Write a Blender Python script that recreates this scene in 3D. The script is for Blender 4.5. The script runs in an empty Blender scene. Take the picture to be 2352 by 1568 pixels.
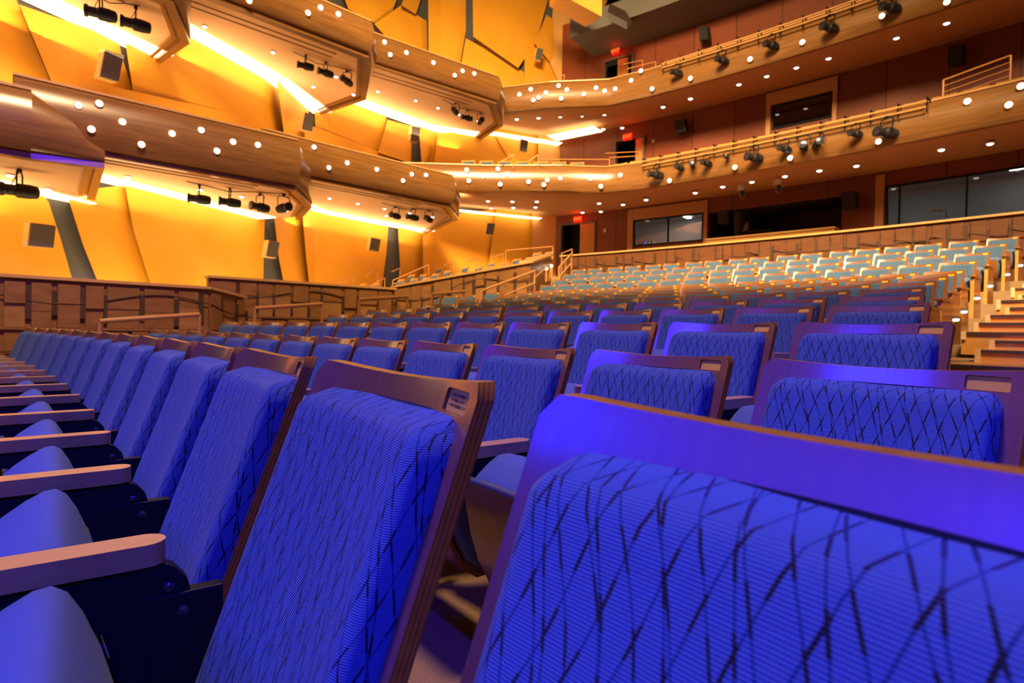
import bpy, bmesh, math, random
from math import sin, cos, pi, sqrt, atan2, hypot
from mathutils import Vector, Matrix, Euler

random.seed(4)
SC = bpy.context.scene
COL = SC.collection

# ------------------------------------------------------------------ camera
FPX, PITCH, ROLL = 1360.147, 0.0179318, 0.0180021      # focal length in pixels of the 2352 frame
CX, CY = -27.26877, -19.17444                          # centre of the concentric rows
EYE = 0.93
cam_d = bpy.data.cameras.new('camera')
cam = bpy.data.objects.new('camera', cam_d)
COL.objects.link(cam)
cam_d.sensor_width = 36.0
cam_d.lens = 36.0 * FPX / 2352.0
cam_d.clip_start = 0.02
cam_d.clip_end = 200
cam.matrix_world = (Matrix.Translation((0, 0, EYE)) @ Matrix.Rotation(pi / 2 - PITCH, 4, 'X')
                    @ Matrix.Rotation(ROLL, 4, 'Z'))
cam_d.dof.use_dof = True
cam_d.dof.focus_distance = 1.15
cam_d.dof.aperture_fstop = 7.0
SC.camera = cam

# ------------------------------------------------------------------ world, exposure
w = bpy.data.worlds.new('hall_dark')
SC.world = w
w.use_nodes = True
w.node_tree.nodes['Background'].inputs[0].default_value = (0.75, 0.42, 0.24, 1)
w.node_tree.nodes['Background'].inputs[1].default_value = 0.035
SC.view_settings.view_transform = 'Standard'
SC.view_settings.look = 'None'
SC.view_settings.exposure = 0.0
SC.view_settings.gamma = 1.0
SC.view_settings.use_curve_mapping = False
cy_ = SC.cycles
cy_.max_bounces = 6
cy_.diffuse_bounces = 3
cy_.glossy_bounces = 3
cy_.transmission_bounces = 4
cy_.transparent_max_bounces = 6
cy_.sample_clamp_indirect = 4.0
cy_.caustics_reflective = False
cy_.caustics_refractive = False
cy_.use_denoising = True


def lamp(name, kind, loc, target, power, color, **kw):
    d = bpy.data.lights.new(name, kind)
    d.energy = power
    d.color = color
    for k, v in kw.items():
        setattr(d, k, v)
    o = bpy.data.objects.new(name, d)
    COL.objects.link(o)
    o.location = loc
    o.rotation_euler = (Vector(target) - Vector(loc)).to_track_quat('-Z', 'Y').to_euler()
    return o


BLUE = (0.010, 0.016, 1.0)
WARM = (1.0, 0.56, 0.22)
WARM2 = (1.0, 0.68, 0.40)
# blue stage wash from the rig over the stage, and a blue fill from the other side of the proscenium
lamp('stage_wash_low', 'AREA', (-11.2, -4.2, 6.1), (0.3, 0.3, 0.8), 38, BLUE, shape='RECTANGLE', size=5.2, size_y=1.7, spread=math.radians(26))
lamp('stage_wash', 'AREA', (-11.4, -1.0, 9.0), (-0.6, 2.0, 0.7), 95, BLUE, shape='RECTANGLE', size=3.6, size_y=2.0, spread=math.radians(42))
lamp('stage_spot_low', 'SPOT', (4.2, -8.4, 8.0), (-0.9, 1.7, 0.5), 6800, BLUE, spot_size=math.radians(30), spot_blend=0.6, shadow_soft_size=0.2)
lamp('stage_spot_near', 'SPOT', (-6.0, -7.0, 6.0), (0.32, 0.38, 0.62), 3600, BLUE, spot_size=math.radians(8.5), spot_blend=0.8, shadow_soft_size=0.15)
lamp('stage_spot_box', 'SPOT', (-1.0, -4.0, 7.5), (-6.9, 9.6, 3.2), 3200, (0.16, 0.04, 1.0), spot_size=math.radians(28), spot_blend=0.9, shadow_soft_size=0.15)
# warm house lights in the ceiling over the rear stalls and the centre of the hall
lamp('house_light_rear', 'AREA', (4.2, -1.2, 13.4), (6.4, 12.2, 2.2), 820, (1.0, 0.74, 0.42), shape='DISK', size=5.0, spread=math.radians(42))
lamp('house_light_centre', 'AREA', (-2.0, 3.0, 13.5), (1.5, 17.0, 6.5), 1700, (1.0, 0.68, 0.32), shape='RECTANGLE', size=5, size_y=3, spread=math.radians(70))
lamp('house_light_front', 'AREA', (-1.5, 3.2, 12.0), (-1.0, 3.0, 0.7), 190, (1.0, 0.66, 0.40), shape='DISK', size=1.6, spread=math.radians(80))
lamp('side_fill', 'AREA', (-1.0, 2.0, 12.5), (-7.5, 9.5, 3.4), 330, (1.0, 0.66, 0.34), shape='RECTANGLE', size=3, size_y=2, spread=math.radians(70))  # added fill without a fixture, warms the left box fronts
lamp('aisle_fill', 'SPOT', (2.5, -1.5, 10.5), (6.0, 7.5, 1.2), 2600, (1.0, 0.70, 0.38), spot_size=math.radians(30), spot_blend=0.6, shadow_soft_size=0.4)  # extra lamp put in to brighten the aisle steps
# floodlights on the side terrace, plus added unseen ones on the box and balcony decks, washing the plaster wall and the soffits from below
FLOOD = (1.0, 0.70, 0.34)
for loc_, tgt_, pw_, ln_ in (((-7.9, 8.6, 0.7), (-8.9, 10.2, 4.0), 200, 1.6), ((-6.9, 11.6, 0.7), (-7.9, 13.2, 4.0), 330, 2.2), ((-5.6, 14.6, 0.9), (-6.6, 16.4, 4.4), 330, 2.2), ((-4.3, 17.2, 1.0), (-5.3, 19.2, 4.8), 360, 2.4),
                             ((-1.5, 20.0, 1.4), (-2.4, 22.2, 4.8), 300, 2.2), ((0.2, 21.2, 1.8), (0.0, 23.2, 4.8), 160, 1.6),
                             ((-8.1, 10.2, 4.2), (-8.7, 11.2, 7.5), 170, 1.8), ((-6.2, 13.2, 4.3), (-7.2, 14.6, 7.6), 240, 2.2), ((-4.6, 16.8, 5.0), (-5.8, 18.4, 8.2), 260, 2.2), ((-2.6, 19.2, 5.2), (-3.9, 21.2, 8.4), 190, 2.2),
                             ((0.4, 21.8, 5.9), (0.0, 23.0, 8.6), 130, 2.2),
                             ((-5.9, 15.4, 8.0), (-6.2, 18.0, 13.0), 260, 2.0), ((-3.6, 18.4, 8.7), (-4.2, 21.0, 13.0), 380, 2.4), ((-0.9, 20.8, 9.0), (-1.4, 22.6, 13.0), 340, 2.2), ((2.0, 21.6, 9.0), (2.4, 23.4, 12.5), 30, 2.0)):
    lamp('flood_fill', 'AREA', loc_, tgt_, pw_ * 0.23, FLOOD, shape='RECTANGLE', size=ln_, size_y=0.4)


# ------------------------------------------------------------------ survey helpers: a sight line meets a known surface
def ray(x, y):
    du, dv = x - 1176, y - 784
    cr, sr = cos(ROLL), sin(ROLL)
    u = cr * du + sr * dv
    v = -sr * du + cr * dv
    c, s = cos(PITCH), sin(PITCH)
    return (u, FPX * c - v * s, -FPX * s - v * c)


def at_z(x, y, Z):
    r = ray(x, y)
    t = (Z - EYE) / r[2]
    return Vector((r[0] * t, r[1] * t, Z))


def at_y(x, y, Y):
    r = ray(x, y)
    t = Y / r[1]
    return Vector((r[0] * t, Y, EYE + r[2] * t))


def at_r(x, y, R):
    r = ray(x, y)
    a = r[0] ** 2 + r[1] ** 2
    b = -(r[0] * CX + r[1] * CY) * 2
    c = CX * CX + CY * CY - R * R
    t = (-b + sqrt(b * b - 4 * a * c)) / 2 / a
    return Vector((r[0] * t, r[1] * t, EYE + r[2] * t))


def at_wall(x, y, P, Q, off=0.0):
    r = ray(x, y)
    n = Vector((Q[1] - P[1], -(Q[0] - P[0]))).normalized()
    d = n.x * P[0] + n.y * P[1]
    if n.x * 0 + n.y * 0 - d > 0:
        d += off
    else:
        d -= off
    t = d / (n.x * r[0] + n.y * r[1])
    return Vector((r[0] * t, r[1] * t, EYE + r[2] * t))


def ang(p):
    return atan2(p[0] - CX, p[1] - CY)


def polar(R, a, z=0.0):
    return Vector((CX + R * sin(a), CY + R * cos(a), z))


# ------------------------------------------------------------------ materials
def newmat(name):
    m = bpy.data.materials.new(name)
    m.use_nodes = True
    nt = m.node_tree
    return m, nt, nt.nodes['Principled BSDF']


def N(nt, kind, **kw):
    n = nt.nodes.new(kind)
    for k, v in kw.items():
        if k.startswith('i_'):
            key = k[2:]
            key = int(key) if key.isdigit() else key.replace('_', ' ')
            n.inputs[key].default_value = v
        else:
            setattr(n, k, v)
    return n


def M(nt, op, a, b=None, c=None):
    n = nt.nodes.new('ShaderNodeMath')
    n.operation = op
    for i, v in enumerate((a, b, c)):
        if v is None:
            continue
        if isinstance(v, (int, float)):
            n.inputs[i].default_value = v
        else:
            nt.links.new(v, n.inputs[i])
    return n.outputs[0]


def mixc(nt, fac, a, b):
    n = nt.nodes.new('ShaderNodeMix')
    n.data_type = 'RGBA'
    for sock, v in ((n.inputs[0], fac), (n.inputs[6], a), (n.inputs[7], b)):
        if isinstance(v, (int, float)):
            sock.default_value = v
        elif isinstance(v, tuple):
            sock.default_value = (*v, 1) if len(v) == 3 else v
        else:
            nt.links.new(v, sock)
    return n.outputs[2]


def plain(name, col, rough=0.5, spec=0.5, metal=0.0, coat=0.0):
    m, nt, b = newmat(name)
    b.inputs['Base Color'].default_value = (*col, 1)
    b.inputs['Roughness'].default_value = rough
    b.inputs['Specular IOR Level'].default_value = spec
    b.inputs['Metallic'].default_value = metal
    b.inputs['Coat Weight'].default_value = coat
    return m


def mottled(name, c1, c2, scale=3.0, rough=0.5, stretch=(1, 1, 1), spec=0.5, coat=0.0, coat_rough=0.1, detail=4.0, bump=0.0):
    m, nt, b = newmat(name)
    tc = N(nt, 'ShaderNodeTexCoord')
    mp = N(nt, 'ShaderNodeMapping')
    mp.inputs['Scale'].default_value = stretch
    nt.links.new(tc.outputs['Object'], mp.inputs[0])
    no = N(nt, 'ShaderNodeTexNoise', i_Scale=scale, i_Detail=detail)
    nt.links.new(mp.outputs[0], no.inputs['Vector'])
    cr = N(nt, 'ShaderNodeValToRGB')
    cr.color_ramp.elements[0].position = 0.3
    cr.color_ramp.elements[1].position = 0.7
    cr.color_ramp.elements[0].color = (*c1, 1)
    cr.color_ramp.elements[1].color = (*c2, 1)
    nt.links.new(no.outputs[0], cr.inputs[0])
    nt.links.new(cr.outputs[0], b.inputs['Base Color'])
    b.inputs['Roughness'].default_value = rough
    b.inputs['Specular IOR Level'].default_value = spec
    b.inputs['Coat Weight'].default_value = coat
    b.inputs['Coat Roughness'].default_value = coat_rough
    if bump:
        bp = N(nt, 'ShaderNodeBump', i_Strength=bump, i_Distance=0.002)
        nt.links.new(no.outputs[0], bp.inputs['Height'])
        nt.links.new(bp.outputs[0], b.inputs['Normal'])
    return m


def emit(name, col, strength, sample=True):
    m = bpy.data.materials.new(name)
    m.use_nodes = True
    nt = m.node_tree
    nt.nodes.clear()
    e = nt.nodes.new('ShaderNodeEmission')
    e.inputs[0].default_value = (*col, 1)
    e.inputs[1].default_value = strength
    o = nt.nodes.new('ShaderNodeOutputMaterial')
    nt.links.new(e.outputs[0], o.inputs[0])
    if not sample:
        m.cycles.emission_sampling = 'NONE'
    return m


def fabric(name, c1, c2, ribs_axis='Z', pattern=True):
    """ribbed grey-green cloth; woven crossing curves with heavier dashes"""
    m, nt, b = newmat(name)
    tc = N(nt, 'ShaderNodeTexCoord')
    sep = N(nt, 'ShaderNodeSeparateXYZ')
    nt.links.new(tc.outputs['Object'], sep.inputs[0])
    X, Y, Z = sep.outputs
    if pattern:
        sep.inputs[0].links and nt.links.remove(sep.inputs[0].links[0])
        nt.links.new(tc.outputs['UV'], sep.inputs[0])
        Z = Y
    rib = M(nt, 'SINE', M(nt, 'MULTIPLY', Z if ribs_axis == 'Z' else X, 2 * pi / (0.0025 if pattern else 0.0046)))
    rib01 = M(nt, 'MULTIPLY_ADD', rib, 0.5, 0.5)
    no = N(nt, 'ShaderNodeTexNoise', i_Scale=900.0, i_Detail=2.0)
    nt.links.new(tc.outputs['Object'], no.inputs['Vector'])
    base = mixc(nt, M(nt, 'MULTIPLY_ADD', rib01, 0.6, 0.25), c1, c2)
    base = mixc(nt, M(nt, 'MULTIPLY', no.outputs[0], 0.5), base, tuple(v * 0.7 for v in c1))
    if pattern:
        n2 = N(nt, 'ShaderNodeTexNoise', i_Scale=9.0, i_Detail=0.0)
        nt.links.new(tc.outputs['UV'], n2.inputs['Vector'])
        wob = M(nt, 'MULTIPLY', M(nt, 'SUBTRACT', n2.outputs[0], 0.5), 0.016)
        thin = None
        thick = None
        for i, (slope, amp, k, ph, per, wd) in enumerate((
                (0.38, 0.0025, 24.0, 0.3, 0.027, 0.050), (-0.34, 0.0025, 22.0, 1.7, 0.029, 0.050), (0.26, 0.003, 17.0, 2.9, 0.047, 0.030))):
            s = M(nt, 'ADD', X, M(nt, 'MULTIPLY', Z, slope))
            cv = M(nt, 'MULTIPLY', M(nt, 'SINE', M(nt, 'MULTIPLY_ADD', Z, k, ph)), amp)
            s = M(nt, 'ADD', M(nt, 'ADD', s, cv), wob)
            fr = M(nt, 'FRACT', M(nt, 'MULTIPLY_ADD', s, 1 / per, 20.0 + 0.37 * i))
            dist = M(nt, 'ABSOLUTE', M(nt, 'SUBTRACT', fr, 0.5))
            t = M(nt, 'LESS_THAN', dist, wd * 0.62)
            cell = M(nt, 'FLOOR', M(nt, 'MULTIPLY_ADD', s, 1 / per, 20.0 + 0.37 * i))
            dash = M(nt, 'SINE', M(nt, 'MULTIPLY_ADD', Z, 120.0 + 13 * i, M(nt, 'MULTIPLY', cell, 2.3)))
            dk = M(nt, 'MULTIPLY', M(nt, 'GREATER_THAN', dash, 0.1), M(nt, 'LESS_THAN', dist, wd * 0.9))
            thin = t if thin is None else M(nt, 'MAXIMUM', thin, t)
            thick = dk if thick is None else M(nt, 'MAXIMUM', thick, dk)
        base = mixc(nt, M(nt, 'MULTIPLY', thin, 0.85), base, (c1[0] * 0.12, c1[1] * 0.32, c1[2] * 0.45))
        base = mixc(nt, thick, base, (0.010, 0.008, 0.011))
    nt.links.new(base, b.inputs['Base Color'])
    b.inputs['Roughness'].default_value = 0.78
    b.inputs['Specular IOR Level'].default_value = 0.25
    b.inputs['Sheen Weight'].default_value = 0.25
    b.inputs['Sheen Roughness'].default_value = 0.4
    bp = N(nt, 'ShaderNodeBump', i_Strength=0.6, i_Distance=0.001)
    nt.links.new(rib, bp.inputs['Height'])
    nt.links.new(bp.outputs[0], b.inputs['Normal'])
    return m


def ply(name):
    m, nt, b = newmat(name)
    tc = N(nt, 'ShaderNodeTexCoord')
    sep = N(nt, 'ShaderNodeSeparateXYZ')
    nt.links.new(tc.outputs['Object'], sep.inputs[0])
    # layers of the bent plywood run parallel to its front face
    d = M(nt, 'SUBTRACT', sep.outputs[1], M(nt, 'MULTIPLY', sep.outputs[2], 0.36))
    x2 = M(nt, 'MULTIPLY', M(nt, 'MULTIPLY', sep.outputs[0], sep.outputs[0]), 0.62)
    l = M(nt, 'SINE', M(nt, 'MULTIPLY', M(nt, 'ADD', d, x2), 2 * pi / 0.0062))
    no = N(nt, 'ShaderNodeTexNoise', i_Scale=60.0, i_Detail=2.0)
    nt.links.new(tc.outputs['Object'], no.inputs['Vector'])
    f = M(nt, 'MULTIPLY_ADD', l, 0.35, M(nt, 'MULTIPLY', no.outputs[0], 0.9))
    nt.links.new(mixc(nt, f, (0.26, 0.085, 0.006), (0.60, 0.24, 0.016)), b.inputs['Base Color'])
    b.inputs['Roughness'].default_value = 0.35
    return m


MT = {}
MT['seat_wood'] = mottled('seat_wood', (0.23, 0.075, 0.014), (0.29, 0.10, 0.018), 14, 0.42, (6, 1, 0.5), coat=1.0, coat_rough=0.14)
MT['ply'] = ply('plywood_edge')
MT['fabric'] = fabric('back_cloth', (0.060, 0.120, 0.22), (0.115, 0.205, 0.31))
MT['fabric_seat'] = fabric('seat_cloth', (0.085, 0.135, 0.25), (0.135, 0.205, 0.33), 'X', False)
MT['arm_wood'] = mottled('arm_wood', (0.66, 0.32, 0.085), (0.74, 0.38, 0.11), 9, 0.32, (3, 1, 8), coat=0.4, coat_rough=0.2)
MT['metal'] = plain('black_metal', (0.008, 0.008, 0.010), 0.5, 0.25)
MT['bolt'] = plain('bolt_metal', (0.06, 0.06, 0.09), 0.25, 0.6, 0.6)
MT['brass'] = plain('brass_plate', (0.95, 0.52, 0.05), 0.7, 0.08, 0.0)
MT['ink'] = plain('engraved_ink', (0.10, 0.045, 0.02), 0.6)
MT['trimgrey'] = plain('edge_trim', (0.10, 0.11, 0.13), 0.4)
MT['carpet'] = mottled('carpet', (0.28, 0.17, 0.085), (0.38, 0.24, 0.12), 160, 0.95, spec=0.1)
MT['step'] = mottled('step_wood', (0.58, 0.25, 0.05), (0.70, 0.33, 0.08), 3, 0.35, (1, 1, 6), coat=0.3)
MT['nosing'] = plain('step_nosing', (0.045, 0.03, 0.03), 0.6)
MT['steptrim'] = plain('step_trim', (0.80, 0.52, 0.28), 0.4)
MT['fascia'] = mottled('balcony_wood', (0.19, 0.080, 0.022), (0.30, 0.135, 0.040), 2.2, 0.30, (0.6, 0.6, 9), coat=0.55, coat_rough=0.22)
MT['cap'] = plain('cap_wood', (0.62, 0.33, 0.12), 0.3, coat=0.3)
MT['soffit'] = mottled('soffit_plaster', (0.66, 0.38, 0.19), (0.72, 0.43, 0.22), 1.2, 0.8)
MT['soffit_dk'] = plain('soffit_brown', (0.58, 0.28, 0.12), 0.7)
MT['groove'] = plain('soffit_groove', (0.16, 0.07, 0.025), 0.7)
MT['orange'] = mottled('orange_plaster', (0.88, 0.36, 0.018), (0.96, 0.44, 0.035), 0.8, 0.55, detail=2)
MT['peach'] = mottled('peach_plaster', (0.84, 0.42, 0.12), (0.88, 0.47, 0.15), 0.8, 0.6, detail=2)
MT['edge'] = plain('panel_edge_shade', (0.10, 0.036, 0.010), 0.8)  # shade of edges turned away from the coves, put into the colour
MT['grey'] = plain('grey_plaster', (0.11, 0.105, 0.105), 0.75)
MT['darkwall'] = plain('dark_plaster', (0.060, 0.030, 0.022), 0.8)
MT['void'] = plain('rig_black', (0.012, 0.010, 0.010), 0.9)
MT['ceilgrey'] = plain('ceiling_grey', (0.16, 0.15, 0.135), 0.8)
MT['rail'] = plain('copper_rail', (0.62, 0.27, 0.09), 0.28, coat=0.4)
MT['relief'] = mottled('relief_wood', (0.22, 0.092, 0.028), (0.31, 0.14, 0.045), 3.5, 0.42, (1, 1, 3))
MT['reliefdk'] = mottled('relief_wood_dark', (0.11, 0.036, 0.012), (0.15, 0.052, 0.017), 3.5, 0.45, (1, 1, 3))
MT['relief_lt'] = mottled('relief_wood_light', (0.30, 0.135, 0.045), (0.40, 0.19, 0.065), 3.5, 0.42, (1, 1, 3))
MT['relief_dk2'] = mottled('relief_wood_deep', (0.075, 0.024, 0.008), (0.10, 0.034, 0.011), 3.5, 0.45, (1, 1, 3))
MT['slot'] = plain('relief_slot', (0.06, 0.024, 0.010), 0.7)
MT['spk'] = mottled('speaker_cloth', (0.095, 0.085, 0.075), (0.14, 0.125, 0.11), 60, 0.85)
MT['spkblack'] = plain('speaker_black', (0.012, 0.010, 0.011), 0.6)
MT['spkbox'] = plain('speaker_wood', (0.86, 0.50, 0.17), 0.5)
MT['door'] = mottled('door_wood', (0.50, 0.19, 0.045), (0.58, 0.24, 0.06), 6, 0.4, (1, 1, 0.3))
MT['frame'] = plain('door_frame', (0.14, 0.10, 0.075), 0.5)
MT['black'] = plain('dark_opening', (0.008, 0.008, 0.012), 0.9)
MT['white'] = plain('white_plastic', (0.75, 0.62, 0.52), 0.5)
MT['star'] = emit('lamp_glow', (1.0, 0.93, 0.82), 7.0, False)
MT['lensglow'] = emit('downlight_glow', (1.0, 0.90, 0.74), 4.0, False)
MT['cove'] = emit('cove_glow', (1.0, 0.72, 0.36), 4.2)
MT['steplight'] = emit('step_lamp_glow', (1.0, 0.90, 0.75), 6.0, False)
MT['exitred'] = emit('exit_red', (1.0, 0.012, 0.005), 1.5, False)
MT['exitletters'] = emit('exit_letters', (1.0, 0.20, 0.02), 1.6, False)
MT['roomgrey'] = plain('booth_wall', (0.34, 0.33, 0.33), 0.8)
MT['panelglow'] = emit('booth_panel_glow', (1.0, 0.96, 0.88), 14)
MT['bluelens'] = emit('blue_lens', (0.03, 0.03, 1.0), 0.7, False)
MT['chrome'] = plain('silver_metal', (0.5, 0.5, 0.52), 0.25, 0.5, 0.8)


def red_wall():
    m, nt, b = newmat('red_panel_wall')
    tc = N(nt, 'ShaderNodeTexCoord')
    sep = N(nt, 'ShaderNodeSeparateXYZ')
    nt.links.new(tc.outputs['Object'], sep.inputs[0])
    a = M(nt, 'ARCTAN2', M(nt, 'SUBTRACT', sep.outputs[0], CX), M(nt, 'SUBTRACT', sep.outputs[1], CY))
    s = M(nt, 'MULTIPLY', a, 52 / 1.45)
    fr = M(nt, 'FRACT', s)
    cell = M(nt, 'FLOOR', s)
    seam = M(nt, 'LESS_THAN', fr, 0.022)
    wn = N(nt, 'ShaderNodeTexWhiteNoise', noise_dimensions='1D')
    nt.links.new(cell, wn.inputs['W'])
    c = mixc(nt, wn.outputs[0], (0.20, 0.042, 0.014), (0.27, 0.060, 0.020))
    c = mixc(nt, seam, c, (0.07, 0.015, 0.008))
    nt.links.new(c, b.inputs['Base Color'])
    b.inputs['Roughness'].default_value = 0.5
    return m


MT['red'] = red_wall()


def glass_mat():
    m = bpy.data.materials.new('booth_glass')
    m.use_nodes = True
    nt = m.node_tree
    nt.nodes.clear()
    t = N(nt, 'ShaderNodeBsdfTransparent')
    t.inputs[0].default_value = (0.72, 0.75, 0.78, 1)
    g = N(nt, 'ShaderNodeBsdfGlossy', i_Roughness=0.03)
    mx = N(nt, 'ShaderNodeMixShader')
    mx.inputs[0].default_value = 0.10
    nt.links.new(t.outputs[0], mx.inputs[1])
    nt.links.new(g.outputs[0], mx.inputs[2])
    o = N(nt, 'ShaderNodeOutputMaterial')
    nt.links.new(mx.outputs[0], o.inputs[0])
    return m


MT['glass'] = glass_mat()


def text_mesh(body, size, extrude, mat):
    cu = bpy.data.curves.new('text', 'FONT')
    cu.body = body
    cu.size = size
    cu.align_x = 'CENTER'
    cu.align_y = 'CENTER'
    cu.extrude = extrude
    tmp = bpy.data.objects.new('text', cu)
    COL.objects.link(tmp)
    me = bpy.data.meshes.new_from_object(tmp.evaluated_get(bpy.context.evaluated_depsgraph_get()))
    bpy.data.objects.remove(tmp)
    me.materials.clear()
    me.materials.append(mat)
    return me


# ------------------------------------------------------------------ mesh helpers
class MB:
    def __init__(self):
        self.v, self.f, self.m, self.mats = [], [], [], []

    def mi(self, mat):
        if mat not in self.mats:
            self.mats.append(mat)
        return self.mats.index(mat)

    def add(self, verts, faces, mat):
        o = len(self.v)
        self.v += [tuple(p) for p in verts]
        i = self.mi(mat)
        for f in faces:
            self.f.append([o + k for k in f])
            self.m.append(i)

    def box(self, lo, hi, mat, T=None):
        x0, y0, z0 = lo
        x1, y1, z1 = hi
        vs = [Vector(p) for p in ((x0, y0, z0), (x1, y0, z0), (x1, y1, z0), (x0, y1, z0), (x0, y0, z1), (x1, y0, z1), (x1, y1, z1), (x0, y1, z1))]
        if T:
            vs = [T @ p for p in vs]
        self.add(vs, [(0, 3, 2, 1), (4, 5, 6, 7), (0, 1, 5, 4), (1, 2, 6, 5), (2, 3, 7, 6), (3, 0, 4, 7)], mat)

    def prism(self, pts, off, mat, side=None):
        """closed outline pts (3D) extruded by vector off"""
        n = len(pts)
        a = [Vector(p) for p in pts]
        b_ = [p + Vector(off) for p in a]
        self.add(a + b_, [tuple(range(n)), tuple(range(2 * n - 1, n - 1, -1))], mat)
        self.add(a + b_, [(i, n + i, n + (i + 1) % n, (i + 1) % n) for i in range(n)], side or mat)

    def tube(self, pts, r, mat, n=8, closed=False):
        pts = [Vector(p) for p in pts]
        rings = []
        k = len(pts)
        up = Vector((0, 0, 1))
        for i, p in enumerate(pts):
            a = pts[(i - 1) % k] if (closed or i > 0) else p
            c = pts[(i + 1) % k] if (closed or i < k - 1) else p
            d = (c - a)
            d = d.normalized() if d.length > 1e-9 else up
            s = d.cross(up)
            s = s.normalized() if s.length > 1e-4 else Vector((1, 0, 0))
            t = s.cross(d).normalized()
            rings.append([p + (s * cos(2 * pi * j / n) + t * sin(2 * pi * j / n)) * r for j in range(n)])
        vs = [q for rg in rings for q in rg]
        fs = []
        for i in range(k if closed else k - 1):
            i2 = (i + 1) % k
            for j in range(n):
                fs.append((i * n + j, i * n + (j + 1) % n, i2 * n + (j + 1) % n, i2 * n + j))
        if not closed:
            fs.append(tuple(range(n - 1, -1, -1)))
            fs.append(tuple((k - 1) * n + j for j in range(n)))
        self.add(vs, fs, mat)

    def lathe(self, prof, mat, T=None, n=16, mats=None):
        """prof: (r, z) pairs, capped"""
        vs, fs = [], []
        for r, z in prof:
            for j in range(n):
                p = Vector((r * cos(2 * pi * j / n), r * sin(2 * pi * j / n), z))
                vs.append(T @ p if T else p)
        k = len(prof)
        for i in range(k - 1):
            for j in range(n):
                fs.append((i * n + j, i * n + (j + 1) % n, (i + 1) * n + (j + 1) % n, (i + 1) * n + j))
        fs.append(tuple(range(n - 1, -1, -1)))
        fs.append(tuple((k - 1) * n + j for j in range(n)))
        self.add(vs, fs, mat)

    def grid(self, rows, mat):
        """rows of points -> quads"""
        h, w_ = len(rows), len(rows[0])
        vs = [p for r in rows for p in r]
        fs = [(i * w_ + j, i * w_ + j + 1, (i + 1) * w_ + j + 1, (i + 1) * w_ + j) for i in range(h - 1) for j in range(w_ - 1)]
        self.add(vs, fs, mat)

    def mesh(self, name, smooth=None, bevel=0.0, weld=False, fixn=True):
        me = bpy.data.meshes.new(name)
        me.from_pydata(self.v, [], self.f)
        for mt in self.mats:
            me.materials.append(mt)
        for p, i in zip(me.polygons, self.m):
            p.material_index = i
        bm = bmesh.new()
        bm.from_mesh(me)
        if weld:
            bmesh.ops.remove_doubles(bm, verts=bm.verts, dist=1e-5)
        if fixn:
            bmesh.ops.recalc_face_normals(bm, faces=bm.faces)
        if bevel:
            es = [e for e in bm.edges if len(e.link_faces) == 2 and e.calc_face_angle(0) > 0.6]
            bmesh.ops.bevel(bm, geom=es, offset=bevel, segments=2, affect='EDGES', profile=0.5)
        bm.to_mesh(me)
        bm.free()
        if smooth:
            me.shade_smooth()
            if smooth < 3:
                me.set_sharp_from_angle(angle=smooth)
        return me

    def build(self, name, parent=None, smooth=None, bevel=0.0, weld=False, fixn=True, **props):
        me = self.mesh(name, smooth, bevel, weld, fixn)
        return obj(name, me, parent, **props)


def obj(name, me, parent=None, loc=None, rot=None, **props):
    o = bpy.data.objects.new(name, me)
    COL.objects.link(o)
    if parent is not None:
        o.parent = parent
    if loc is not None:
        o.location = loc
    if rot is not None:
        o.rotation_euler = rot
    for k, v in props.items():
        o[k] = v
    return o


def thing(name, label, cat, loc=(0, 0, 0), rot=(0, 0, 0), group=None):
    o = bpy.data.objects.new(name, None)
    o.empty_display_size = 0.1
    COL.objects.link(o)
    o.location = loc
    o.rotation_euler = rot
    o['label'] = label
    o['category'] = cat
    if group:
        o['group'] = group
    return o


def copy_tree(src, parent=None):
    c = src.copy()
    COL.objects.link(c)
    if parent is not None:
        c.parent = parent
    for ch in KIDS.get(src.name, []):
        copy_tree(ch, c)
    return c


KIDS = {}


def note_kids(root):
    ch = [o for o in COL.objects if o.parent == root]
    KIDS[root.name] = ch
    for c in ch:
        note_kids(c)


ORD = ['zeroth', 'first', 'second', 'third', 'fourth', 'fifth', 'sixth', 'seventh', 'eighth', 'ninth', 'tenth', 'eleventh', 'twelfth',
       'thirteenth', 'fourteenth', 'fifteenth', 'sixteenth', 'seventeenth', 'eighteenth', 'nineteenth', 'twentieth', 'twenty-first',
       'twenty-second', 'twenty-third', 'twenty-fourth', 'twenty-fifth', 'twenty-sixth', 'twenty-seventh', 'twenty-eighth', 'twenty-ninth', 'thirtieth']

#@@SEAT
# ------------------------------------------------------------------ theatre seat, local frame: x along the row, +y away from the stage
HALFW = 0.238
REC = 0.36          # recline: dy per dz


def sag(x):          # how far the bent shell lies behind its corners
    return 0.034 * (1 - (x / HALFW) ** 2)


def shell_point(x, z, depth=0.0):
    return Vector((x, (z - 0.88) * REC + sag(x) + depth, z))


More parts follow.
